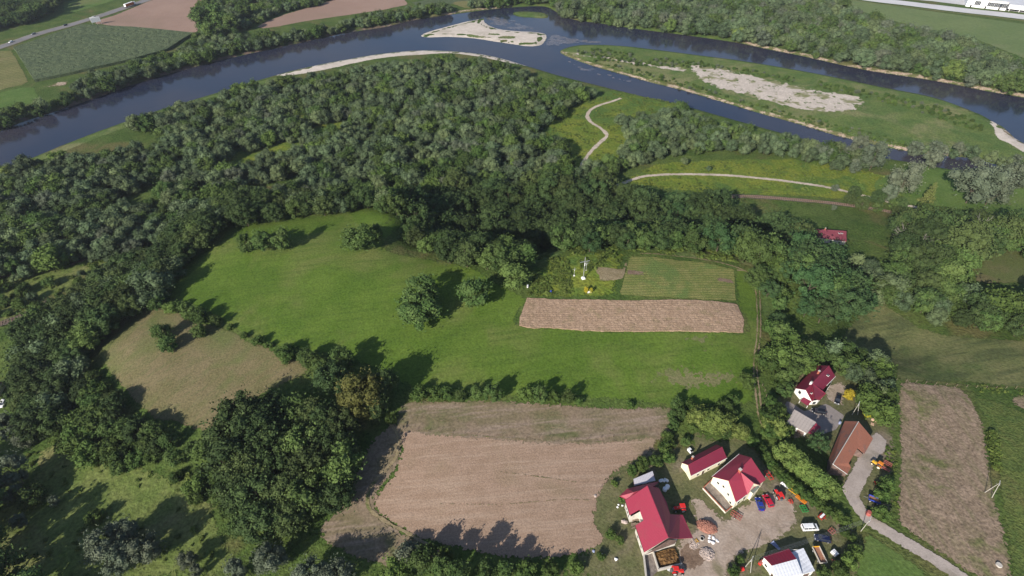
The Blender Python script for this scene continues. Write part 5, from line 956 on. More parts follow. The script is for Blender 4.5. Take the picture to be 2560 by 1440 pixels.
for A_, B_, mt in (('a', 'c', 'oldwhite'), ('c', 'd', 'oldwhite'), ('a', 'e', 'oldwhite')):
    u, v = lc(q[A_]), lc(q[B_]); d = (v - u)[:2]; MB().box(((u[0] + v[0]) / 2, (u[1] + v[1]) / 2, -.4), (np.hypot(*d) + .18, .2, 1.35), math.atan2(d[1], d[0])).build('parapet', M[mt], e_)
    MB().box(((u[0] + v[0]) / 2, (u[1] + v[1]) / 2, .953), (np.hypot(*d) + .22, .26, .08), math.atan2(d[1], d[0])).build('coping', M['brick'], e_)
# ------------------------------------------------------------------ white house
b = hit(*Z3(1200, 760))[2]
p = pts(Z3, b, A=(945, 705, 3.2), D=(1290, 340, 3.2), S0=(1117, 733, 6.8), R2=(1490, 347, 6.8), C=(1592, 520, 3.2), Q=(1450, 665, 3.2), G1=(1215, 915, 3.0), R0=(1222, 625, 6.75), W1=(1262, 872, 6.2), wr=(1335, 900, 3.0), wq=(1440, 792, 3.0), P1=(1085, 850, 2.9), P2=(1205, 918, 2.7), P3=(1150, 985, 2.2), P4=(1028, 905, 2.4))
B = Building('white_house', ((p['A'] + p['C']) / 2)[:2], b, 'white house with dark crimson roof, two chimneys and skylights', 'house')
B.roof([[p['A'], p['S0'], p['R2'], p['D']], [p['S0'], p['G1'], p['C'], p['R2']]], 'darkred'); B.roof([[p['R0'], p['G1'] + [.2, -.2, 0], p['W1']], [p['R0'], p['W1'], p['wr'], p['wq']]], 'red', 'wing_roof', label='brighter crimson wing roof'); B.roof([[p['P1'], p['P4'], p['P3'], p['P2']]], 'darkred', 'porch_roof', .14)
B.walls([p['A'], p['S0'], p['G1'], p['wr'], p['wq'], p['C'], p['R2'], p['D']], 'white', .3, cen=(p['S0'] + p['R2']) / 2); B.on_wall(0, .55, 2.6, .9, 1.1, 'window', 'glass', 'boards'); B.on_wall(1, .35, .2, .9, 2.0, 'door', 'door', 'framew'); B.on_wall(2, .5, .8, 1.2, 1.2, 'window', 'glass', 'framew'); B.on_wall(3, .5, .8, 1.3, 1.2, 'window', 'glass', 'framew'); B.on_wall(4, .5, .8, 1.0, 1.2, 'window', 'glass', 'framew')
for k_ in ('P3', 'P4'): q = B.L(p[k_]); MB().box((q[0] + .1, q[1] + .15, -.5), (.16, .16, q[2] + .3), .6).build('porch_post', M['framew'], B.e)
B.chimney(flat(*Z3(1195, 640), b + 6.7), .6, 1.0, 'white'); B.chimney(flat(*Z3(1310, 480), b + 5.6), .55, 1.6)
def skylight(x, y, h, w=.8, l=1.2):
    q = B.L(flat(*Z3(x, y), b + h)); n = (p['S0'] - p['R2'])[:2]; rz = math.atan2(n[1], n[0]); f = MB().box((q[0], q[1], q[2]), (w, l, .14), rz).build('skylight', M['framew'], B.e); MB().box((q[0], q[1], q[2] + .1), (w - .2, l - .3, .07), rz).build('pane', M['glass'], f)
B.trim(p['S0'], p['R2'], 'ridge_cap', 'red', .09); B.trim(p['Q'], p['C'], 'gutter', 'framew', .08); skylight(1462, 500, 5.35); skylight(1195, 780, 5.0)
# garage with felt roof
b = hit(*Z3(1050, 1240))[2]
p = pts(Z3, b, a=(935, 1045, 2.8), c=(812, 1250, 2.5), d=(1130, 1425, 2.5), e=(1285, 1252, 2.8), f=(1355, 1330, 2.0), g=(1215, 1440, 2.0), h=(1148, 1425, 2.3), i=(1282, 1265, 2.3))
B = Building('garage', ((p['a'] + p['d']) / 2)[:2], b, 'flat-roofed garage with grey felt roof and white wall', 'garage')
B.roof([[p['a'], p['c'], p['d'], p['e']]], 'tar', t=.25); B.walls([p['a'], p['c'], p['d'], p['e']], 'white', .15); B.on_wall(1, .3, 0, 2.2, 2.0, 'garage_door', 'boards', 'framew'); B.on_wall(1, .75, 0, 2.2, 2.0, 'garage_door', 'boards', 'framew'); B.on_wall(3, .5, 1, .9, .7, 'window', 'glass', 'framew')
B.roof([[p['i'], p['h'], p['g'], p['f']]], 'red', 'annex_roof', .12); [MB().box((*B.L(p[k_])[:2], -.4), (.14, .14, 2.25)).build('annex_post', M['wood'], B.e) for k_ in ('f', 'g')]
# ------------------------------------------------------------------ tiled barn
b = hit(*ZT(650, 800))[2]
p = pts(ZT, b, R2=(850, 270, 6.5), R1=(338, 1120, 6.5), a1=(262, 1010, 2.6), a2=(575, 260, 2.6), c1=(625, 1325, 2.4), c2=(1140, 612, 2.4), k1=(970, 915, 2.4), k2=(835, 800, 3.9), k3=(655, 1105, 3.9), k4=(702, 1190, 2.4), w1=(500, 1350, 2.6))
B = Building('tiled_barn', ((p['a1'] + p['c2']) / 2)[:2], b, 'old barn with weathered orange-brown tile roof', 'barn')
B.roof([[p['a1'], p['R1'], p['R2'], p['a2']], [p['R1'], p['c1'], p['k4'], p['k3'], p['k2'], p['k1'], p['c2'], p['R2']]], 'tile')
B.walls([p['a1'], p['R1'], p['c1'], p['k4'], p['k3'], p['k2'], p['k1'], p['c2'], p['R2'], p['a2']], 'boards', .3, cen=(p['R1'] + p['R2']) / 2)
for i, t, w_ in ((4, .35, 2.4), (4, .75, 1.5)): B.on_wall(i, t, 0, w_, 2.4, 'barn_door', 'dark', 'wood')  # near-black panels, no leaves: shade of the open doorways put into the colour
B.on_wall(2, .5, 0, 1.2, 1.8, 'door', 'door', 'wood'); B.on_wall(6, .5, .8, .8, .7, 'window', 'glass', 'framew')
r1, r2 = (np.array(B.L(p[k])) for k in ('R1', 'R2')); MB().tube([r1 + [0, 0, .03], r2 + [0, 0, .03]], .13, 6).build('ridge_cap', M['concretep'], B.e)
r1, r2 = (np.array(B.L(p[k])) for k in ('R1', 'c1')); MB().tube([r1 + [-.03, -.05, 0], r2 + [-.03, -.05, 0]], .09, 4).build('verge_board', M['framew'], B.e)
# tin-roofed shed at the bottom edge
b = hit(*Z1(1950, 1320))[2]
p = pts(Z1, b, a=(1715, 1248, 3.3), bb=(1967, 1165, 3.3), r1=(1800, 1337, 4.2), r2=(2047, 1270, 4.2), c=(1845, 1475, 3.2), d=(2105, 1418, 3.2), e=(2115, 1160, 3.0), f=(2230, 1388, 2.8), g=(1985, 1198, 3.1))
B = Building('tin_roofed_shed', ((p['a'] + p['f']) / 2)[:2], b, 'shed with dark crimson and white tin roof at the bottom edge', 'shed')
B.roof([[p['a'], p['r1'], p['r2'], p['bb']]], 'tinred', 'roof'); B.roof([[p['r1'], p['c'], p['d'], p['r2']]], 'tin', 'roof', label='white tin roof slope'); B.roof([[p['g'] + [0, 0, -.35], p['d'] + [0, 0, -.35], p['f'], p['e']]], 'tin', 'annex_roof', label='flat white tin annex roof')
B.walls([p['a'], p['r1'], p['c'], p['d'], p['f'], p['e'], p['bb']], 'white', .2, cen=(p['r1'] + p['d'] + p['r2']) / 3); B.on_wall(0, .5, .9, .8, .8, 'window', 'glass', 'framew'); B.on_wall(1, .5, 0, 1.0, 2.0, 'door', 'door', 'framew'); B.on_wall(3, .5, 0, 1.8, 2.1, 'door', 'boards', 'framew')
# house in the valley shade
b = hit(*Z7(640, 930))[2]
p = pts(Z7, b, A=(500, 935, 3.0), B=(785, 975, 3.0), R1=(480, 850, 6.0), R2=(785, 870, 6.0)); dn = np.array([0, 8.0, 0]); D1 = p['R1'] * 2 - p['A']; D2 = p['R2'] * 2 - p['B']; D1[2] = D2[2] = b + 3.0
B = Building('valley_house', ((p['A'] + D2) / 2)[:2], b, 'shaded house with faded red roof half hidden behind the robinia clump', 'house')
B.roof([[p['A'], p['B'], p['R2'], p['R1']], [p['R1'], p['R2'], D2, D1]], 'backroof'); B.walls([p['A'], p['B'], p['R2'], D2, D1, p['R1']], 'oldwhite', .3); [B.on_wall(0, t, .9, 1.0, 1.2, 'window', 'glass', 'framew') for t in (.2, .5, .8)]; B.chimney((p['R1'] * .7 + p['R2'] * .3), .5, .9)
for x, y in ((712, 893), (738, 893)):
    q = B.L(flat(*Z7(x, y), b + 5.2)); f = MB().box(q, (.8, 1.1, .14)).build('skylight', M['framew'], B.e); MB().box((q[0], q[1], q[2] + .1), (.6, .9, .07)).build('pane', M['glass'], f)
# white hall at top right
b = PLAIN
f0, f1 = flat(2413, 16, b), flat(2512, 27, b); u = (f1 - f0) / np.linalg.norm(f1 - f0); n_ = np.array([-u[1], u[0], 0])
rz = math.atan2(u[1], u[0]); Lh = np.linalg.norm(f1 - f0)
e_ = empty('white_hall', f0, rz, 'long white industrial hall with dark bay windows', 'hall')
MB().box((Lh / 2, 25, -.5), (Lh, 50, 9.5)).build('wall', M['hall'], e_); MB().box((Lh / 2, 25, 9.0), (Lh + 1, 51, .5)).build('roof', M['hallroof'], e_); MB().box((Lh / 2, -.02, 8.2), (Lh, .12, .7)).build('fascia', M['concretep'], e_)
for t, w_ in ((.27, 6), (.60, 6.5), (.77, 6.5), (.93, 6.5)):
    f = MB().box((Lh * t, -.05, 2.6), (w_, .3, 4.6)).build('window', M['framew'], e_)
    for i in range(4): MB().box((Lh * t - w_ / 2 + w_ * (i + .5) / 4, -.16, 2.8), (w_ / 4 - .2, .2, 4.2)).build('pane', M['glass'], f)
for t in (.13, .50, .84): MB().box((Lh * t, -.05, 0), (1.4, .3, 2.6)).build('door', M['dark'], e_)
e_ = empty('loading_hall', flat(2516, 28, b), rz, 'white loading hall with open dark bays at the right edge', 'hall')
MB().box((26, 20, 2.6), (52, 40, 4.4)).build('wall', M['hall'], e_); MB().box((26, 22, -.5), (50, 34, 3.1)).build('loading_bay', M['dark'], e_); MB().box((26, 20, 7.0), (53, 41, .4)).build('roof', M['hallroof'], e_)  # bays are one solid block, their inner shade painted near-black
for i in range(6): MB().box((2 + i * 9.5, .5, -.4), (.5, .5, 3.0)).build('column', M['framew'], e_)
e_ = empty('long_white_hall', flat(2395, 2, b) + n_ * 30, rz, 'distant white hall behind the bay-windowed one', 'hall'); MB().box((-14, 20, -.5), (26, 40, 7)).build('wall', M['hall'], e_); MB().box((-14, 20, 6.5), (27, 41, .4)).build('roof', M['hallroof'], e_)
# roof edge at the far left
b = hit(6, 1000)[2]; e_ = empty('cottage', hit(-18, 985), .2, 'dark-roofed cottage cut off by the left edge', 'house'); MB().box((0, 0, -.5), (7, 6, 3.2)).build('wall', M['oldwhite'], e_)
m_ = MB(); m_.slab([(-3.8, -3.3, 2.6), (3.8, -3.3, 2.6), (3.8, 0, 5), (-3.8, 0, 5)], .15); m_.slab([(-3.8, 0, 5), (3.8, 0, 5), (3.8, 3.3, 2.6), (-3.8, 3.3, 2.6)], .15); m_.build('roof', M['backroof'], e_, uv=True); f = MB().box((0, -3.02, .8), (1, .12, 1.1)).build('window', M['framew'], e_); MB().box((0, -3.06, .9), (.8, .12, .9)).build('pane', M['glass'], f)
# ------------------------------------------------------------------ vehicles
def paint(name, c, rough=.28, metal=.0): return plain(name, c, rough, .5, metal, var=.06)
M['p_blue'] = paint('blue_paint', (.016, .034, .25)); M['p_red'] = paint('red_paint', (.46, .012, .036)); M['p_white'] = paint('white_paint', (.80, .80, .80)); M['p_navy'] = paint('navy_paint', (.008, .012, .045)); M['p_black'] = paint('black_paint', (.010, .011, .016)); M['p_grey'] = paint('grey_paint', (.16, .17, .19)); M['p_silver'] = paint('silver_paint', (.5, .51, .53), .3, .3)
M['m_red'] = plain('red_machine_paint', (.58, .022, .020), .5, .4, var=.15); M['m_orange'] = plain('orange_machine_paint', (.62, .20, .015), .5, .4, var=.15); M['m_yellow'] = plain('yellow_machine_paint', (.62, .34, .02), .5, .4, var=.12); M['m_green'] = plain('green_machine_paint', (.02, .24, .05), .5, .4, var=.12); M['m_blue'] = plain('blue_machine_paint', (.03, .06, .38), .5, .4, var=.12); M['m_pink'] = plain('faded_red_paint', (.36, .10, .085), .7, .2, var=.25)
M['tyre'] = plain('tyre_rubber', (.018, .017, .017), .85, .2); M['rim'] = plain('steel_rim', (.55, .55, .55), .4, .4, .3); M['creamrim'] = plain('cream_rim', (.75, .68, .52), .5); M['lampw'] = plain('headlamp_lens', (.75, .76, .78), .15, .5); M['lampr'] = plain('tail_lamp_lens', (.35, .01, .01), .2, .5)
M['cargo'] = plain('trailer_floor_boards', (.30, .15, .095), .9, .1, var=.2, scale=3); M['tarp'] = plain('blue_grey_tarpaulin', (.28, .32, .48), .6, .2, var=.15); M['film'] = plain('white_film', (.78, .78, .80), .45, .3, var=.06); M['brickp'] = plain('broken_brick', (.34, .165, .125), .95, .05, var=.35, scale=2.5); M['stonep'] = plain('pale_rubble', (.46, .38, .34), .95, .05, var=.3, scale=2.5); M['plankp'] = plain('fresh_planks', (.52, .36, .26), .85, .1, var=.2, scale=2); M['thatch'] = plain('orange_wagon_side', (.42, .115, .04), .6, .2, var=.1)
def place(front, rear, h=.0):
    a = hit(*front, h); b_ = hit(*rear, h); c = (a + b_) / 2; d = a - b_; return (c[0], c[1], tz(c[0], c[1]) + .13), math.atan2(d[1], d[0]), float(np.hypot(d[0], d[1]))
def wheels(e, spots, r, w, rim='rim', n=14):
    for x, y in spots:
        t = MB().wheel((x, y, r), r, w, n).build('wheel', M['tyre'], e, smooth=False); s = 1 if y > 0 else -1; MB().wheel((x, y + s * w * .43, r), r * .62, w * .2, 10).build('rim', M[rim], t)
def car(front, rear, col, label, L=4.3, Wd=1.72, H=1.45, kind='hatch', name='car', cat='car', h=.6):
    loc, rz, _ = place(front, rear, h); e = empty(name, loc, rz, label, cat, 'parked cars' if name == 'car' else None); w = Wd / 2; l = L / 2
    if kind == 'van': prof = [(-l, .35), (-l + .02, 1.0), (-l + .05, 1.15), (l - 1.25, 1.12), (l - .15, .98), (l, .72), (l - .02, .32)]; cab = (-l + .12, l - .75, l - 1.55, -l + .18)
    elif kind == 'sedan': prof = [(-l, .38), (-l, .78), (-l + .12, .90), (-l + .85, .92), (l - 1.15, .90), (l - .12, .74), (l, .55), (l - .02, .30)]; cab = (-l + .55, l - 1.05, l - 1.85, -l + 1.15)
    else: prof = [(-l, .38), (-l, .85), (-l + .08, .95), (l - 1.10, .92), (l - .12, .76), (l, .56), (l - .02, .30)]; cab = (-l + .10, l - .95, l - 1.75, -l + .50)
    MB().prism(prof, -w, w).build('body', M[col], e, bevel=.07); zb, zt = (.9 if kind != 'van' else 1.08), H
    x0, x1, x2, x3 = cab; V = [(x0, -w * .93, zb), (x1, -w * .93, zb), (x1, w * .93, zb), (x0, w * .93, zb), (x3, -w * .74, zt - .04), (x2, -w * .74, zt - .04), (x2, w * .74, zt - .04), (x3, w * .74, zt - .04)]
    MB().add(V, [(3, 2, 1, 0), (4, 5, 6, 7), (0, 1, 5, 4), (1, 2, 6, 5), (2, 3, 7, 6), (3, 0, 4, 7)]).build('windows', M['glass'], e)
    V = [(x3 - .05, -w * .78, zt - .05), (x2 + .03, -w * .78, zt - .05), (x2 + .03, w * .78, zt - .05), (x3 - .05, w * .78, zt - .05), (x3 + .05, -w * .68, zt + .02), (x2 - .1, -w * .68, zt + .02), (x2 - .1, w * .68, zt + .02), (x3 + .05, w * .68, zt + .02)]
    MB().add(V, [(3, 2, 1, 0), (4, 5, 6, 7), (0, 1, 5, 4), (1, 2, 6, 5), (2, 3, 7, 6), (3, 0, 4, 7)]).build('roof_panel', M[col], e)
    for t in (0, .36, .68, 1.0):                            # pillars
        m = MB()
        for s in (-1, 1): xb = x0 + (x1 - x0) * t; xt = x3 + (x2 - x3) * t; m.tube([(xb, s * w * .94, zb - .03), (xt, s * w * .755, zt - .03)], .05, 4)
        m.build('pillar', M[col], e)
    wheels(e, [(l - .82, w - .1), (l - .82, -w + .1), (-l + .78, w - .1), (-l + .78, -w + .1)], .31, .2)
    for s in (-1, 1): MB().box((l - .10, s * w * .70, .58), (.16, .34, .16)).build('headlight', M['lampw'], e); MB().box((-l + .05, s * w * .78, .66), (.14, .24, .22)).build('tail_light', M['lampr'], e); MB().box((x1 - .25, s * (w + .08), .9), (.12, .16, .12)).build('mirror', M[col], e)
    MB().box((l - .02, 0, .30), (.14, Wd * .86, .18)).build('bumper', M['p_grey'], e); return e
car(ZM(405, 905), ZM(535, 1275), 'p_blue', 'bright blue hatchback parked in the farmyard', kind='sedan'); car(ZM(625, 815), ZM(820, 1160), 'p_red', 'bright red hatchback beside the blue one', L=4.1)
car(ZE(690, 410), ZE(395, 425), 'p_white', 'white off-road estate parked on the grass', 4.7, 1.85, 1.8, 'van'); car(ZE(665, 620), ZE(965, 680), 'p_navy', 'dark navy hatchback below the white estate', 4.3, 1.75)
car(Z3(1605, 975), Z3(1650, 805), 'p_black', 'black car parked beside the golden bush', 4.4, 1.75, kind='sedan'); car(Z3(1235, 1060), Z3(1415, 1095), 'p_black', 'dark car parked in the paved yard of the white house', 4.5, 1.8)
car((2, 1018), (12, 1000), 'p_white', 'white car cut off by the left edge beside the cottage', 4.2)
def tractor(front, rear, col, label, hood='m_red', rim='rim', s=1.0, cabroof=None):
    loc, rz, _ = place(front, rear, 1.0); e = empty('tractor', loc, rz, label, 'tractor', 'tractors'); e.scale = (s, s, s)
    MB().prism([(.2, .75), (.2, 1.45), (1.6, 1.35), (1.75, 1.2), (1.75, .75)], -.36, .36).build('hood', M[hood], e, bevel=.04); MB().box((.9, 0, .5), (2.4, .34, .32)).build('chassis', M['p_grey'], e)
    MB().box((-.55, 0, .95), (1.5, 1.15, 1.25), 0, .84, .86).build('cab_glass', M['glass'], e); MB().box((-.55, 0, 2.2), (1.5, 1.25, .14), 0, .92, .92).build('cab_roof', M[cabroof or col], e)
    for x in (-1.22, .12):
        m = MB()
        for y in (-1, 1): m.tube([(x, y * .56, .95), (x * .86 - .07, y * .47, 2.24)], .045, 4)
        m.build('cab_pillar', M[col], e)
    for y in (-1, 1): MB().prism([(-1.5, 1.0), (-1.3, 1.42), (-.6, 1.55), (-.15, 1.2), (-.2, 1.1), (-.6, 1.42), (-1.2, 1.3)], y * .62, y * 1.0).build('fender', M[col], e)
    wheels(e, [(-.75, .86), (-.75, -.86)], .74, .42, rim, 18); wheels(e, [(1.3, .68), (1.3, -.68)], .42, .28, rim)
    MB().tube([(.9, .25, 1.35), (.9, .25, 2.2)], .045, 6).build('exhaust', M['p_grey'], e); [MB().box((1.74, y, 1.05), (.08, .16, .16)).build('headlight', M['lampw'], e) for y in (-.22, .22)]
    MB().box((-1.55, 0, .55), (.5, .7, .12)).build('hitch', M['p_grey'], e); return e
tractor(ZM(930, 640), ZM(1150, 980), 'm_red', 'red tractor parked beside the red car', s=1.0); tractor(ZB(1450, 1080), ZB(1740, 1060), 'm_red', 'red tractor beside the shaded wall of the big barn', s=1.05); tractor(ZC(1660, 1310), ZC(1400, 1290), 'm_red', 'red tractor at the bottom edge beside the manure pit', s=1.0)
tractor(ZT(1130, 1060), ZT(1330, 1190), 'm_orange', 'orange-yellow tractor with cream wheels on the gravel track', 'm_yellow', 'creamrim', .95)
def frame(name, cpx, rz_px, L, Wd, col, label, cat, bars=3, cross=4, z=.55, tines=0, wh=False, drum=None, r=.06, group='farm implements'):
    """steel implement: long beams, cross members, tines or discs, sometimes wheels or a seed box"""
    loc, rz, _ = place(rz_px, cpx, .3); c = hit(*cpx, .3); e = empty(name, (c[0], c[1], c[2] + .12), rz, label, cat, group)
    for i in range(bars): y = -Wd / 2 + Wd * i / max(bars - 1, 1); MB().box((0, y, z - r), (L, r * 2, r * 2)).build('beam', M[col], e)
    for i in range(cross): x = -L / 2 + L * i / max(cross - 1, 1); MB().box((x, 0, z - r * 1.3), (r * 1.8, Wd + r * 2.2, r * 1.6)).build('crossbar', M[col], e)
    m = MB()
    for i in range(tines): x = -L / 2 + L * (i + .5) / tines; [m.tube([(x, y, z), (x + .08, y, z * .5), (x - .05, y, 0)], .03, 4) for y in np.linspace(-Wd / 2, Wd / 2, max(bars, 2))]
    if tines: tag(m.build('tines', M['rust'], e), kind='stuff')
    else: [MB().box((sx * L * .45, sy * Wd * .45, 0), (.1, .1, z)).build('foot', M[col], e) for sx in (-1, 1) for sy in (-1, 1)]
    if drum: MB().prism([(-L * .4, z + .05), (-L * .46, z + .5), (L * .46, z + .5), (L * .4, z + .05)], -.28, .28).build('hopper', M[drum], e, bevel=.03)
    if wh: wheels(e, [(0, Wd / 2 + .2), (0, -Wd / 2 - .2)], .34, .18)
    MB().tube([(0, -Wd / 2, z), (0, -Wd / 2 - .7, z + .25)], .05, 5).build('drawbar', M[col], e); return e
frame('cultivator', ZM(1470, 690), ZM(1570, 760), 2.3, 1.9, 'm_yellow', 'yellow cultivator frame beside the hedge', 'cultivator', 3, 3, .7, 5, r=.08); frame('harrow', ZM(1700, 960), ZM(1830, 1060), 3.0, .9, 'm_orange', 'long orange harrow beside the hedge', 'harrow', 3, 3, .6, 6, r=.11); frame('harrow', ZM(1785, 1240), ZM(1880, 1225), 1.7, 2.0, 'm_green', 'green harrow frame on the grass', 'harrow', 4, 3, .6, 4, r=.08)
frame('seed_drill', ZE(790, 195), ZE(860, 130), 2.0, 1.2, 'm_red', 'red seed drill with white lid on the grass', 'seed drill', 2, 3, .7, 5, True, 'film'); frame('cultivator', ZE(1005, 500), ZE(1060, 450), 1.6, 1.4, 'm_pink', 'rusty red rotary harrow under the wires', 'harrow', 3, 3, .6, 4); frame('mower', ZM(1400, 1010), ZM(1440, 1090), 1.1, .8, 'm_red', 'small red mower on the yard edge', 'mower', 2, 3, .5, 0); frame('hay_rake', Z1(1440, 840), Z1(1520, 890), 3.0, 1.6, 'm_pink', 'old red hay rake in front of the terrace', 'hay rake', 3, 5, .7, 7, True)
frame('trailed_rake', ZM(730, 240), ZM(810, 360), 3.2, 1.2, 'm_red', 'red trailed rake behind the farmhouse corner', 'rake', 2, 4, .8, 4, True); frame('plough', ZT(1370, 1225), ZT(1450, 1275), 2.6, .7, 'm_pink', 'faded red plough hitched behind the orange tractor', 'plough', 2, 4, .7, 4, r=.09); frame('harrow', ZT(1430, 1120), ZT(1500, 1160), 2.2, 1.4, 'm_pink', 'rusty harrow right of the orange tractor', 'harrow', 3, 4, .5, 5)
frame('plough', Z2(1115, 528), Z2(1190, 540), 2.8, 1.0, 'm_red', 'red plough in the grass beside the dark bush', 'plough', 3, 4, .7, 4, r=.09); frame('plough', ZE(1090, 1160), ZE(1150, 1180), 2.0, .8, 'm_pink', 'pinkish plough half hidden by the shrubs', 'plough', 2, 3, .6, 3)
def trailer(front, rear, label, side, floor, L, Wd=1.9, hs=.6, group='trailers'):
    loc, rz, _ = place(front, rear, .8); e = empty('trailer', loc, rz, label, 'trailer', group); MB().box((0, 0, .85), (L, Wd, .12)).build('floor', M[floor], e)
    for y in (-1, 1): MB().box((0, y * (Wd / 2 + .03), .9), (L, .06, hs)).build('side_board', M[side], e)
    for x in (-1, 1): MB().box((x * (L / 2 + .03), 0, .9), (.06, Wd + .12, hs)).build('end_board', M['m_yellow' if x > 0 and side == 'concretep' else side], e)
    MB().box((0, 0, .5), (L * .95, .5, .34)).build('chassis', M['p_grey'], e); wheels(e, [(L * .32, Wd / 2 - .1), (L * .32, -Wd / 2 + .1), (-L * .32, Wd / 2 - .1), (-L * .32, -Wd / 2 + .1)], .4, .24); MB().tube([(L / 2, 0, .6), (L / 2 + 1.2, 0, .5)], .06, 5).build('drawbar', M['p_grey'], e)
trailer(ZE(670, 860), ZE(815, 1160), 'pale farm trailer with brown floor beside the tin shed', 'concretep', 'cargo', 4.4); trailer(Z2(1010, 660), Z2(1110, 700), 'blue trailer in the grass beside the road bend', 'm_blue', 'cargo', 3.0, 1.6, .5)
# highway traffic
hw = resample(smooth(hits(HW), 6, False), 2.0, False)
def on_hw(x, y, side, h=0):
    q = hit(x, y, h)[:2]; i = int(np.argmin(((hw - q) ** 2).sum(1))); t = hw[min(i + 1, len(hw) - 1)] - hw[i - 1]; t /= np.hypot(*t); n = np.array([-t[1], t[0]]); p_ = hw[i] + n * side; return (p_[0], p_[1], tz(*p_) + .4), math.atan2(t[1], t[0])
def hwcar(x, y, side, col, label, kind='hatch', L=4.5, H=1.45):
    loc, rz = on_hw(x, y, side, .7); e = car((1000, 1000), (1010, 1000), col, label, L, 1.8, H, kind); e.location = loc; e.rotation_euler = (0, 0, rz + (math.pi if side > 0 else 0)); e['group'] = 'highway traffic'
hwcar(224, 44, -2, 'p_white', 'white van on the highway nearest the billboard', 'van', 5.2, 2.0); hwcar(169, 64, 2, 'p_black', 'dark car on the highway behind the white van'); hwcar(102, 87, 2, 'p_grey', 'dark grey car in the middle of the highway'); hwcar(40, 107, 2, 'p_white', 'white car on the highway nearest the left edge')
loc, rz = on_hw(318, 12, -2.2, 1.5); e_ = empty('lorry', loc, rz, 'long lorry with orange side and white roof on the highway', 'lorry')
MB().box((-1.5, 0, 1.1), (13.0, 2.5, 2.7)).build('trailer_box', M['thatch'], e_); MB().box((-1.5, 0, 3.803), (13.05, 2.56, .08)).build('trailer_roof', M['film'], e_); MB().box((-8.03, 0, 1.1), (.06, 2.5, 2.7)).build('rear_door', M['film'], e_); cb = MB().box((6.6, 0, .7), (2.1, 2.4, 2.6), 0, .95, .9).build('cab', M['p_white'], e_); MB().box((7.6, 0, 1.9), (.16, 2.1, .9)).build('windscreen', M['glass'], cb); MB().box((-.5, 0, .7), (14, .9, .35)).build('chassis', M['p_grey'], e_)
wheels(e_, [(x, y) for x in (6.6, 3.9, -4.8, -6.1, -7.3) for y in (-1.05, 1.05)], .5, .3)
c0 = hit(244, 62); e_ = empty('billboard', c0, math.radians(38), 'white double-sided billboard on posts beside the highway', 'billboard')
for s, k in ((-1, .45), (1, -.45)):
    V = [(-4.5, s * 1.6, 3.0), (4.5, s * .25, 3.0), (4.5, s * .25, 7.5), (-4.5, s * 1.6, 7.5)]; o_ = np.array([.02, .14 * s, 0]); MB().add(V + [tuple(np.array(v) + o_) for v in V], [(0, 1, 2, 3), (7, 6, 5, 4), (0, 4, 5, 1), (1, 5, 6, 2), (2, 6, 7, 3), (3, 7, 4, 0)]).build('panel', M['board_white'], e_)
for x in (-4, 0, 4): MB().tube([(x, 0, -.3), (x, 0, 7.2)], .16, 6).build('post', M['steel'], e_)
# ------------------------------------------------------------------ poles and wires
def apole(legs, apex, H, label, r=.095):
    L_ = [hit(*q) for q in legs]; c = np.mean(L_, 0); e = empty('power_pole', c, 0, label, 'pole', 'power poles'); top = flat(*apex, c[2] + H) - c
    for q in L_: MB().tube([q - c + [0, 0, -.4], top], [r * 1.15, r * .8], 8).build('leg' if len(L_) > 1 else 'shaft', M['pole'], e)
    MB().box((top[0] - .9, top[1], top[2] - .35), (.1, .1, .1)).build('bracket', M['steel'], e); MB().box((top[0], top[1], top[2] - .3), (1.8, .12, .12), .9).build('crossarm', M['steel'], e)
    for k in (-.8, -.3, .3, .8): MB().tube([(top[0] + k * math.cos(.9), top[1] + k * math.sin(.9), top[2] - .2), (top[0] + k * math.cos(.9), top[1] + k * math.sin(.9), top[2] + .05)], .06, 6).build('insulator', M['film'], e)
    return c + top
t1 = apole([(2461, 1231), (2480, 1245)], (2500, 1207), 6.6, 'two-legged concrete pole in the weedy stubble field'); t2 = apole([(2152, 1328)], (2176, 1298), 6.6, 'single concrete pole at the road bend'); t3 = apole([(1862, 1418), (1877, 1432)], (1880, 1397), 6.8, 'two-legged concrete pole left of the tin-roofed shed'); t4 = apole([(2130, 1037), (2145, 1037)], (2148, 1008), 7.0, 'two-legged pale pole behind the tiled barn')
WQ = M['p_silver']
for i, k in enumerate((-.8, -.3, .3, .8)):
    o_ = np.array([k * math.cos(.9), k * math.sin(.9), 0]); a_, z_ = t3 + o_, t2 + o_; P_ = [a_ + (z_ - a_) * t + [0, 0, -2.2 * t * (1 - t)] for t in np.linspace(0, 1, 14)]
    tag(MB().tube(P_, .012, 4).build('power_line', M['steel']), ('first', 'second', 'third', 'fourth')[i] + ' wire from left strung over the farmyard between two poles', 'wire', 'power lines over the yard')
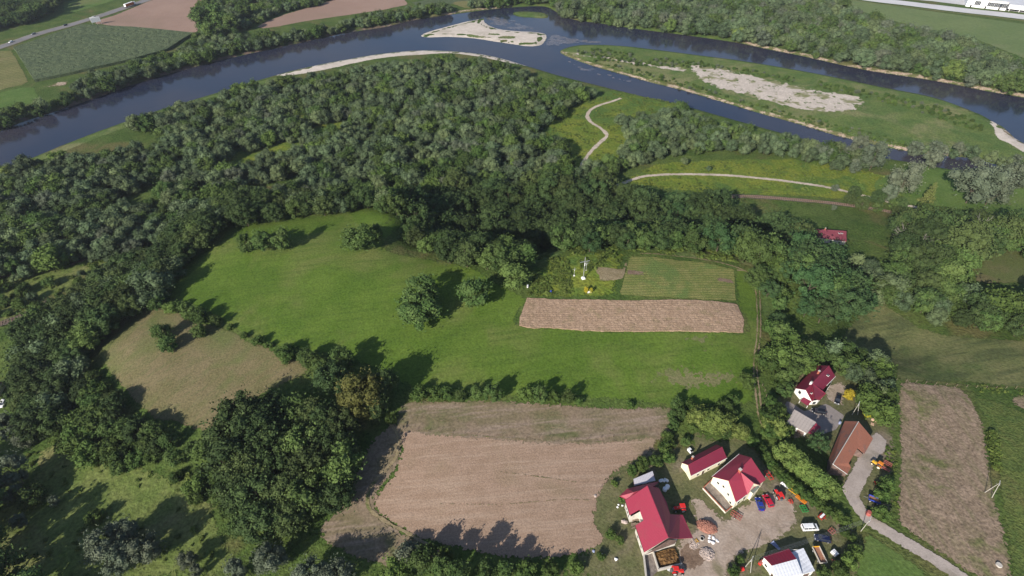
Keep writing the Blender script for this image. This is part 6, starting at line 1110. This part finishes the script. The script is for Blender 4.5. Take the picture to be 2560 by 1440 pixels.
# ------------------------------------------------------------------ crosses on the hill
def cross(bpx, H, arm, r, label, plinth):
    c = hit(*bpx); e = empty('cross', c, .3, label, 'cross', 'hill crosses'); MB().tube([(0, 0, -.4), (0, 0, H)], [r, r * .8], 8).build('upright', M['steel'], e); MB().tube([(-arm / 2, 0, H * .80), (arm / 2, 0, H * .80)], r * .75, 6).build('crossbeam', M['steel'], e)
    MB().box((0, 0, -.2), (plinth, plinth, .2 + plinth * .55), 0, .6).build('plinth', M['white'], e); MB().tube([(0, -r * 1.2, H * .62), (0, -r * 1.2, H * .76)], r * .9, 6).build('figure', M['film'], e)
cross((1458, 697), 11.5, 4.3, .17, 'tall grey metal cross on the hill top', 1.7); cross((1435, 690), 4.6, 1.7, .10, 'small grey cross left of the tall one', .9); cross((1465, 676), 4.8, 1.7, .10, 'small grey cross just behind the tall one', .8)
c = hit(1474, 733); e_ = empty('garden_bench', c, .15, 'white bench in front of the golden shrubs', 'bench'); MB().box((0, 0, .42), (1.9, .5, .1)).build('seat', M['film'], e_); MB().box((0, .25, .5), (1.9, .08, .45)).build('backrest', M['film'], e_); [MB().box((x, 0, -.1), (.16, .45, .52)).build('leg', M['film'], e_) for x in (-.7, .7)]
def barrel(xy, r, h, mat, name, label, cat, rim=None):
    c = hit(*xy, h * .4); e = empty(name, c, 0, label, cat); MB().tube([(0, 0, -.1), (0, 0, h * .3), (0, 0, h * .7), (0, 0, h)], [r * .92, r, r, r * .92], 14).build('shell', M[mat], e); MB().tube([(0, 0, h), (0, 0, h + .05)], [r * .96, r * .9], 14).build('lid', M[rim or mat], e)
barrel((1377, 730), .38, 1.1, 'm_blue', 'barrel', 'blue barrel at the garden edge below the small cross', 'barrel'); barrel((1319, 716), .35, 1.5, 'film', 'white_barrel', 'white drum at the wood edge left of the garden', 'barrel'); barrel((2171, 1284), .75, 1.3, 'm_pink', 'water_barrel', 'dark red round tank at the road bend', 'tank', 'darkred' if False else 'm_pink'); barrel((2497, 1413), .8, .5, 'concretep', 'well_cover', 'concrete well ring in the weedy stubble field', 'well')
barrel(Z3(1660, 1265), .4, 1.0, 'tarp', 'barrel', 'pale blue barrel at the corner of the tiled barn', 'barrel')
c = hit(*ZE(1075, 950), .8); e_ = empty('ibc_tank', c, .5, 'white cube tank on the grass right of the trailer', 'tank'); MB().box((0, 0, .15), (1.2, 1.6, 1.1)).build('tank', M['film'], e_, bevel=.06); MB().box((0, 0, -.1), (1.25, 1.65, .25)).build('pallet', M['wood'], e_)
for i in range(5): MB().box((0, -.8 + i * .4, .2), (1.28, .05, 1.08)).build('cage_bar', M['steel'], e_)
c = hit(*Z1(982, 185), .6); e_ = empty('dog_kennel', c, .5, 'white kennel with dark opening behind the long shed', 'kennel'); MB().box((0, 0, -.1), (1.0, 1.6, 1.1)).build('wall', M['film'], e_); MB().box((.05, -.5, 1.0), (.8, .7, .06)).build('roof', M['dark'], e_); MB().box((0, -.82, .1), (.5, .06, .6)).build('opening', M['dark'], e_)
c = hit(*Z1(1692, 1305), .5); e_ = empty('red_bin', c, .6, 'red chest beside the white wall of the tin-roofed shed', 'bin'); MB().box((0, 0, -.1), (1.5, .8, .9)).build('box', M['m_red'], e_, bevel=.03); MB().box((0, 0, .81), (1.56, .86, .07)).build('lid', M['m_pink'], e_)
c = hit(*Z1(1492, 1372), .6); e_ = empty('fuel_tank', c, .2, 'red round tank at the bottom edge left of the double pole', 'tank'); MB().tube([(-.7, 0, .7), (-.6, 0, .7), (.6, 0, .7), (.7, 0, .7)], [.4, .6, .6, .4], 14).build('tank', M['m_red'], e_); [MB().box((x, 0, -.1), (.14, 1.0, .4)).build('cradle', M['steel'], e_) for x in (-.4, .4)]
# wrapped bales, bags, planks and rubble
def blob(xy, r, mat, name, label, cat, group, sq=.7, seed=0):
    c = hit(*xy, r * .3); R = np.random.default_rng(seed); v, f = ico(); v = v * (1 + R.uniform(-.22, .22, (len(v), 1))) * [r * R.uniform(.8, 1.3), r, r * sq]; c[2] += r * sq * .55
    o = obj(name, fmesh(name, v, f, [M[mat]]), None, None, c); o.rotation_euler = (0, 0, R.uniform(0, 3)); return tag(o, label, cat, group)
def bale(xy, label):
    c = hit(*xy, .5); e = empty('wrapped_bale', c, .5, label, 'bale', 'wrapped bales'); MB().tube([(0, 0, -.05), (0, 0, .08), (0, 0, 1.05), (0, 0, 1.15)], [.55, .68, .68, .5], 16).build('film', M['film'], e); MB().tube([(0, 0, 1.15), (0, 0, 1.19)], [.25, .2], 8).build('film_knot', M['film'], e)
bale(ZB(1195, 570), 'lower of two white round bales in the barn shade'); bale(ZB(1262, 505), 'upper of two white round bales in the barn shade')
for i, (x, y, r) in enumerate(((1080, 350, .6), (1130, 330, .55), (1180, 350, .5), (1225, 320, .55), (1265, 345, .5), (1205, 300, .45))): blob(ZB(x, y), r, 'film', 'white_sack', ORD[i] + ' white sack in the heap behind the big barn, from the left', 'sack', 'white sacks behind the big barn', .8, i)
ZR = Z((1720, 1280), 12)
for i, (x, y, r) in enumerate(((650, 720, .4), (640, 780, .38), (640, 880, .5), (760, 760, .45), (775, 810, .4), (745, 930, .6), (860, 850, .35), (900, 880, .35))): blob(ZR(x, y), r, 'film', 'white_bag', ORD[i] + ' white bag in the heap between bricks and rubble', 'bag', 'white bags in the farmyard', .7, 20 + i)
for i, (x, y, r) in enumerate(((1488, 1240, .5), (1544, 1268, .35), (1546, 1262, .3), (1556, 1264, .35), (1562, 1305, .8), (1484, 1378, .4), (1504, 1386, .35), (1540, 1398, .5), (1900, 1204, .4))): blob((x, y), r, ('stonep', 'film', 'film', 'film', 'stonep', 'tarp', 'film', 'film', 'film')[i], 'rubbish_bag', ('grey stone at the stubble corner', 'first white sack left of the barn wall', 'second white sack left of the barn wall', 'third white sack left of the barn wall', 'pale boulder-like sack at the barn notch', 'bluish bag in the scrap heap by the bottom bushes', 'small white bag in the scrap heap by the bottom bushes', 'white bag on the grass below the big barn', 'white bucket-like bag behind the red tractor')[i], 'bag', None, .7, 40 + i)
def heap(cpx, rx, ry, h, n, mat, name, label, cat, size, rz=0.0):
    c = hit(*cpx, h * .3); e = empty(name, c, rz, label, cat); g = 16; V = []
    for i in range(g + 1):
        for j in range(g + 1): u, v = i / g * 2 - 1, j / g * 2 - 1; k = max(0, 1 - u * u - v * v); V.append((u * rx, v * ry, -.15 + h * k ** .7 * (1 + rng.uniform(-.12, .12))))
    MB().add(V, [(i * (g + 1) + j, (i + 1) * (g + 1) + j, (i + 1) * (g + 1) + j + 1, i * (g + 1) + j + 1) for i in range(g) for j in range(g)]).build('mound', M[mat], e); m = MB()
    for i in range(n):
        a = rng.uniform(0, 6.28); q = math.sqrt(rng.uniform(0, 1)) * 1.05; u, v = math.cos(a) * q, math.sin(a) * q; s_ = size * rng.uniform(.5, 1.5); m.box((u * rx, v * ry, -.1 + h * max(0, 1 - q * q) ** .7), (s_, s_ * .6, s_ * .5), rng.uniform(0, 3), rng.uniform(.7, 1))
    tag(m.build('pieces', M[mat], e), kind='stuff')
heap(ZR(570, 430), 3.0, 2.1, 1.5, 420, 'brickp', 'brick_heap', 'large heap of broken bricks in the farmyard', 'brick heap', .28, -.35); heap(ZR(570, 1250), 2.1, 1.9, .7, 260, 'stonep', 'rubble_heap', 'heap of pale rubble below the white bags', 'rubble', .32); heap(ZR(190, 960), 1.9, 1.4, .4, 150, 'stonep', 'rubble_heap', 'scatter of pale rubble beside the barn lean-to', 'rubble', .3, .9); heap((1818, 1188), 1.0, .6, .3, 40, 'brickp', 'brick_heap', 'small scatter of bricks between the sheds', 'brick heap', .3)
c = hit(*ZR(412, 818)); e_ = empty('well_ring', c, 0, 'pale concrete ring lying beside the rubble', 'well ring'); V, Q = tube([(0, 0, -.1), (0, 0, .5), (0, 0, .5), (0, 0, .2)], [.62, .62, .42, .42], 18); MB().add(V, Q).build('ring', M['concretep'], e_); MB().tube([(0, 0, .15), (0, 0, .2)], .44, 14).build('water', M['dark'], e_)
c = hit(*ZR(255, 865), .3); e_ = empty('yellow_trough', c, .5, 'yellow trough on the rubble', 'trough'); [MB().box((x, 0, 0), (.12, 1.1, .4)).build('side', M['m_yellow'], e_) for x in (-.3, .3)]; MB().box((0, 0, 0), (.5, 1.1, .06)).build('bottom', M['dark'], e_)
def planks(cpx, rz, n, L, Wd, mat, name, label, cat='timber', lay=3):
    c = hit(*cpx, .3); e = empty(name, c, rz, label, cat, 'timber stacks')
    for k in range(lay):
        for i in range(n): MB().box((rng.uniform(-.1, .1), -Wd / 2 + Wd * (i + .5) / n, .05 + k * .24), (L * rng.uniform(.9, 1.05), Wd / n * .86, .2)).build('plank', M[mat], e)
planks(Z3(2225, 1205), -.5, 6, 2.4, 1.9, 'plankp', 'timber_stack', 'pinkish stack of planks beside the golden bush'); planks(Z3(2185, 1275), 1.0, 3, 1.1, 1.0, 'plankp', 'pallet', 'pale pallet in front of the plank stack', 'pallet', 1); planks(Z3(2365, 1260), -.4, 2, 2.0, .5, 'wood', 'timber_beam', 'grey beam lying right of the plank stack', 'timber', 1); planks(ZR(775, 580), 1.6, 1, 1.9, .3, 'plankp', 'timber_beam', 'pale board leaning on the brick heap', 'timber', 1); planks((1936, 1422), -.9, 4, 3.2, 1.6, 'plankp', 'timber_stack', 'boards stacked against the tin-roofed shed wall', 'timber', 2)
def tarpsheet(cpx, L, Wd, rz, mat, label):
    c = hit(*cpx, .2); g = 8; V = [(-L / 2 + L * i / g, (-Wd / 2 + Wd * j / g) * (1 - .5 * i / g), .12 + .30 * abs(math.sin(i * 1.3 + j)) + rng.uniform(0, .1)) for i in range(g + 1) for j in range(g + 1)]
    V2 = V + [(x, y, 0) for x, y, z in V]; n1 = (g + 1) ** 2; Fq = [(i * (g + 1) + j, (i + 1) * (g + 1) + j, (i + 1) * (g + 1) + j + 1, i * (g + 1) + j + 1) for i in range(g) for j in range(g)]; Fq += [tuple(n1 + k for k in q[::-1]) for q in Fq]
    o = MB().add(V2, Fq).build('tarpaulin', M[mat]); o.location = c; o.rotation_euler = (0, 0, rz); tag(o, label, 'tarpaulin')
tarpsheet(Z1(1838, 1140), 2.6, 1.4, -1.0, 'tarp', 'crumpled blue-grey tarpaulin beside the tin-roofed shed'); tarpsheet(ZM(1225, 530), 2.6, 1.0, -.9, 'film', 'white crumpled sheet behind the red tractor'); tarpsheet(ZC(1310, 1240), 1.6, .8, 1.0, 'film', 'white sheet beside the manure pit'); tarpsheet(ZB(370, 1215), 1.5, .9, .5, 'film', 'pinkish white sheet over the planks in the barn notch')
# ------------------------------------------------------------------ fences
def fence(line, step, h, label, mat='wood', rail=True):
    c = hits(px(line)); c = resample(smooth(c, 6, False), step, False); o0 = np.array([*c[0], 0]); e = empty('fence', (c[0][0], c[0][1], tz(*c[0])), 0, label, 'fence', None); zb = e.location.z; me = MB().box((0, 0, -.3), (.11, .11, h + .3), 0, .8).build('post', M[mat], e); me.location = (0, 0, 0); tops = []
    for i, q in enumerate(c):
        p_ = (q[0] - c[0][0], q[1] - c[0][1], tz(*q) - zb); o = me if i == 0 else me.copy()
        if i: COL.objects.link(o); o.parent = e
        o.location = p_; o.rotation_euler = (0, 0, rng.uniform(0, 1)); tops.append(p_)
    if rail:
        for k in (.45, .9): MB().tube([(a_[0], a_[1], a_[2] + h * k) for a_ in tops], .012, 4).build('wire', M['rust'], e)
fence("1010,1076 1120,1082 1250,1091 1400,1098 1500,1097 1600,1084 1650,1075", 4.0, 1.2, 'wire fence on thin posts above the stubble field'); fence("2240,952 2330,960 2420,968 2560,972 2640,974", 3.6, 1.3, 'wire fence on pale posts below the hay meadow', 'wood'); fence("1692,1025 1686,1060 1664,1095 1655,1120", 4.0, 1.3, 'garden fence at the right corner of the stubble field'); fence("1500,1222 1520,1205 1545,1190 1566,1182", 3.0, 1.0, 'low fence left of the big barn'); fence("1905,965 1915,990 1908,1015", 3.0, 1.3, 'garden fence left of the white house')
# ------------------------------------------------------------------ haze
hz = bpy.data.materials.new('haze'); hz.use_nodes = True; nt = hz.node_tree; nt.nodes.clear(); out = nt.nodes.new('ShaderNodeOutputMaterial'); pv = nt.nodes.new('ShaderNodeVolumePrincipled'); pv.inputs['Color'].default_value = (.80, .86, 1.0, 1); pv.inputs['Density'].default_value = HAZE; pv.inputs['Anisotropy'].default_value = .2; nt.links.new(pv.outputs[0], out.inputs['Volume'])
tag(MB().box((0, 0, -26), (14500, 14500, 190)).build('haze', hz), 'thin blue summer haze over the valley', None, None, 'stuff')
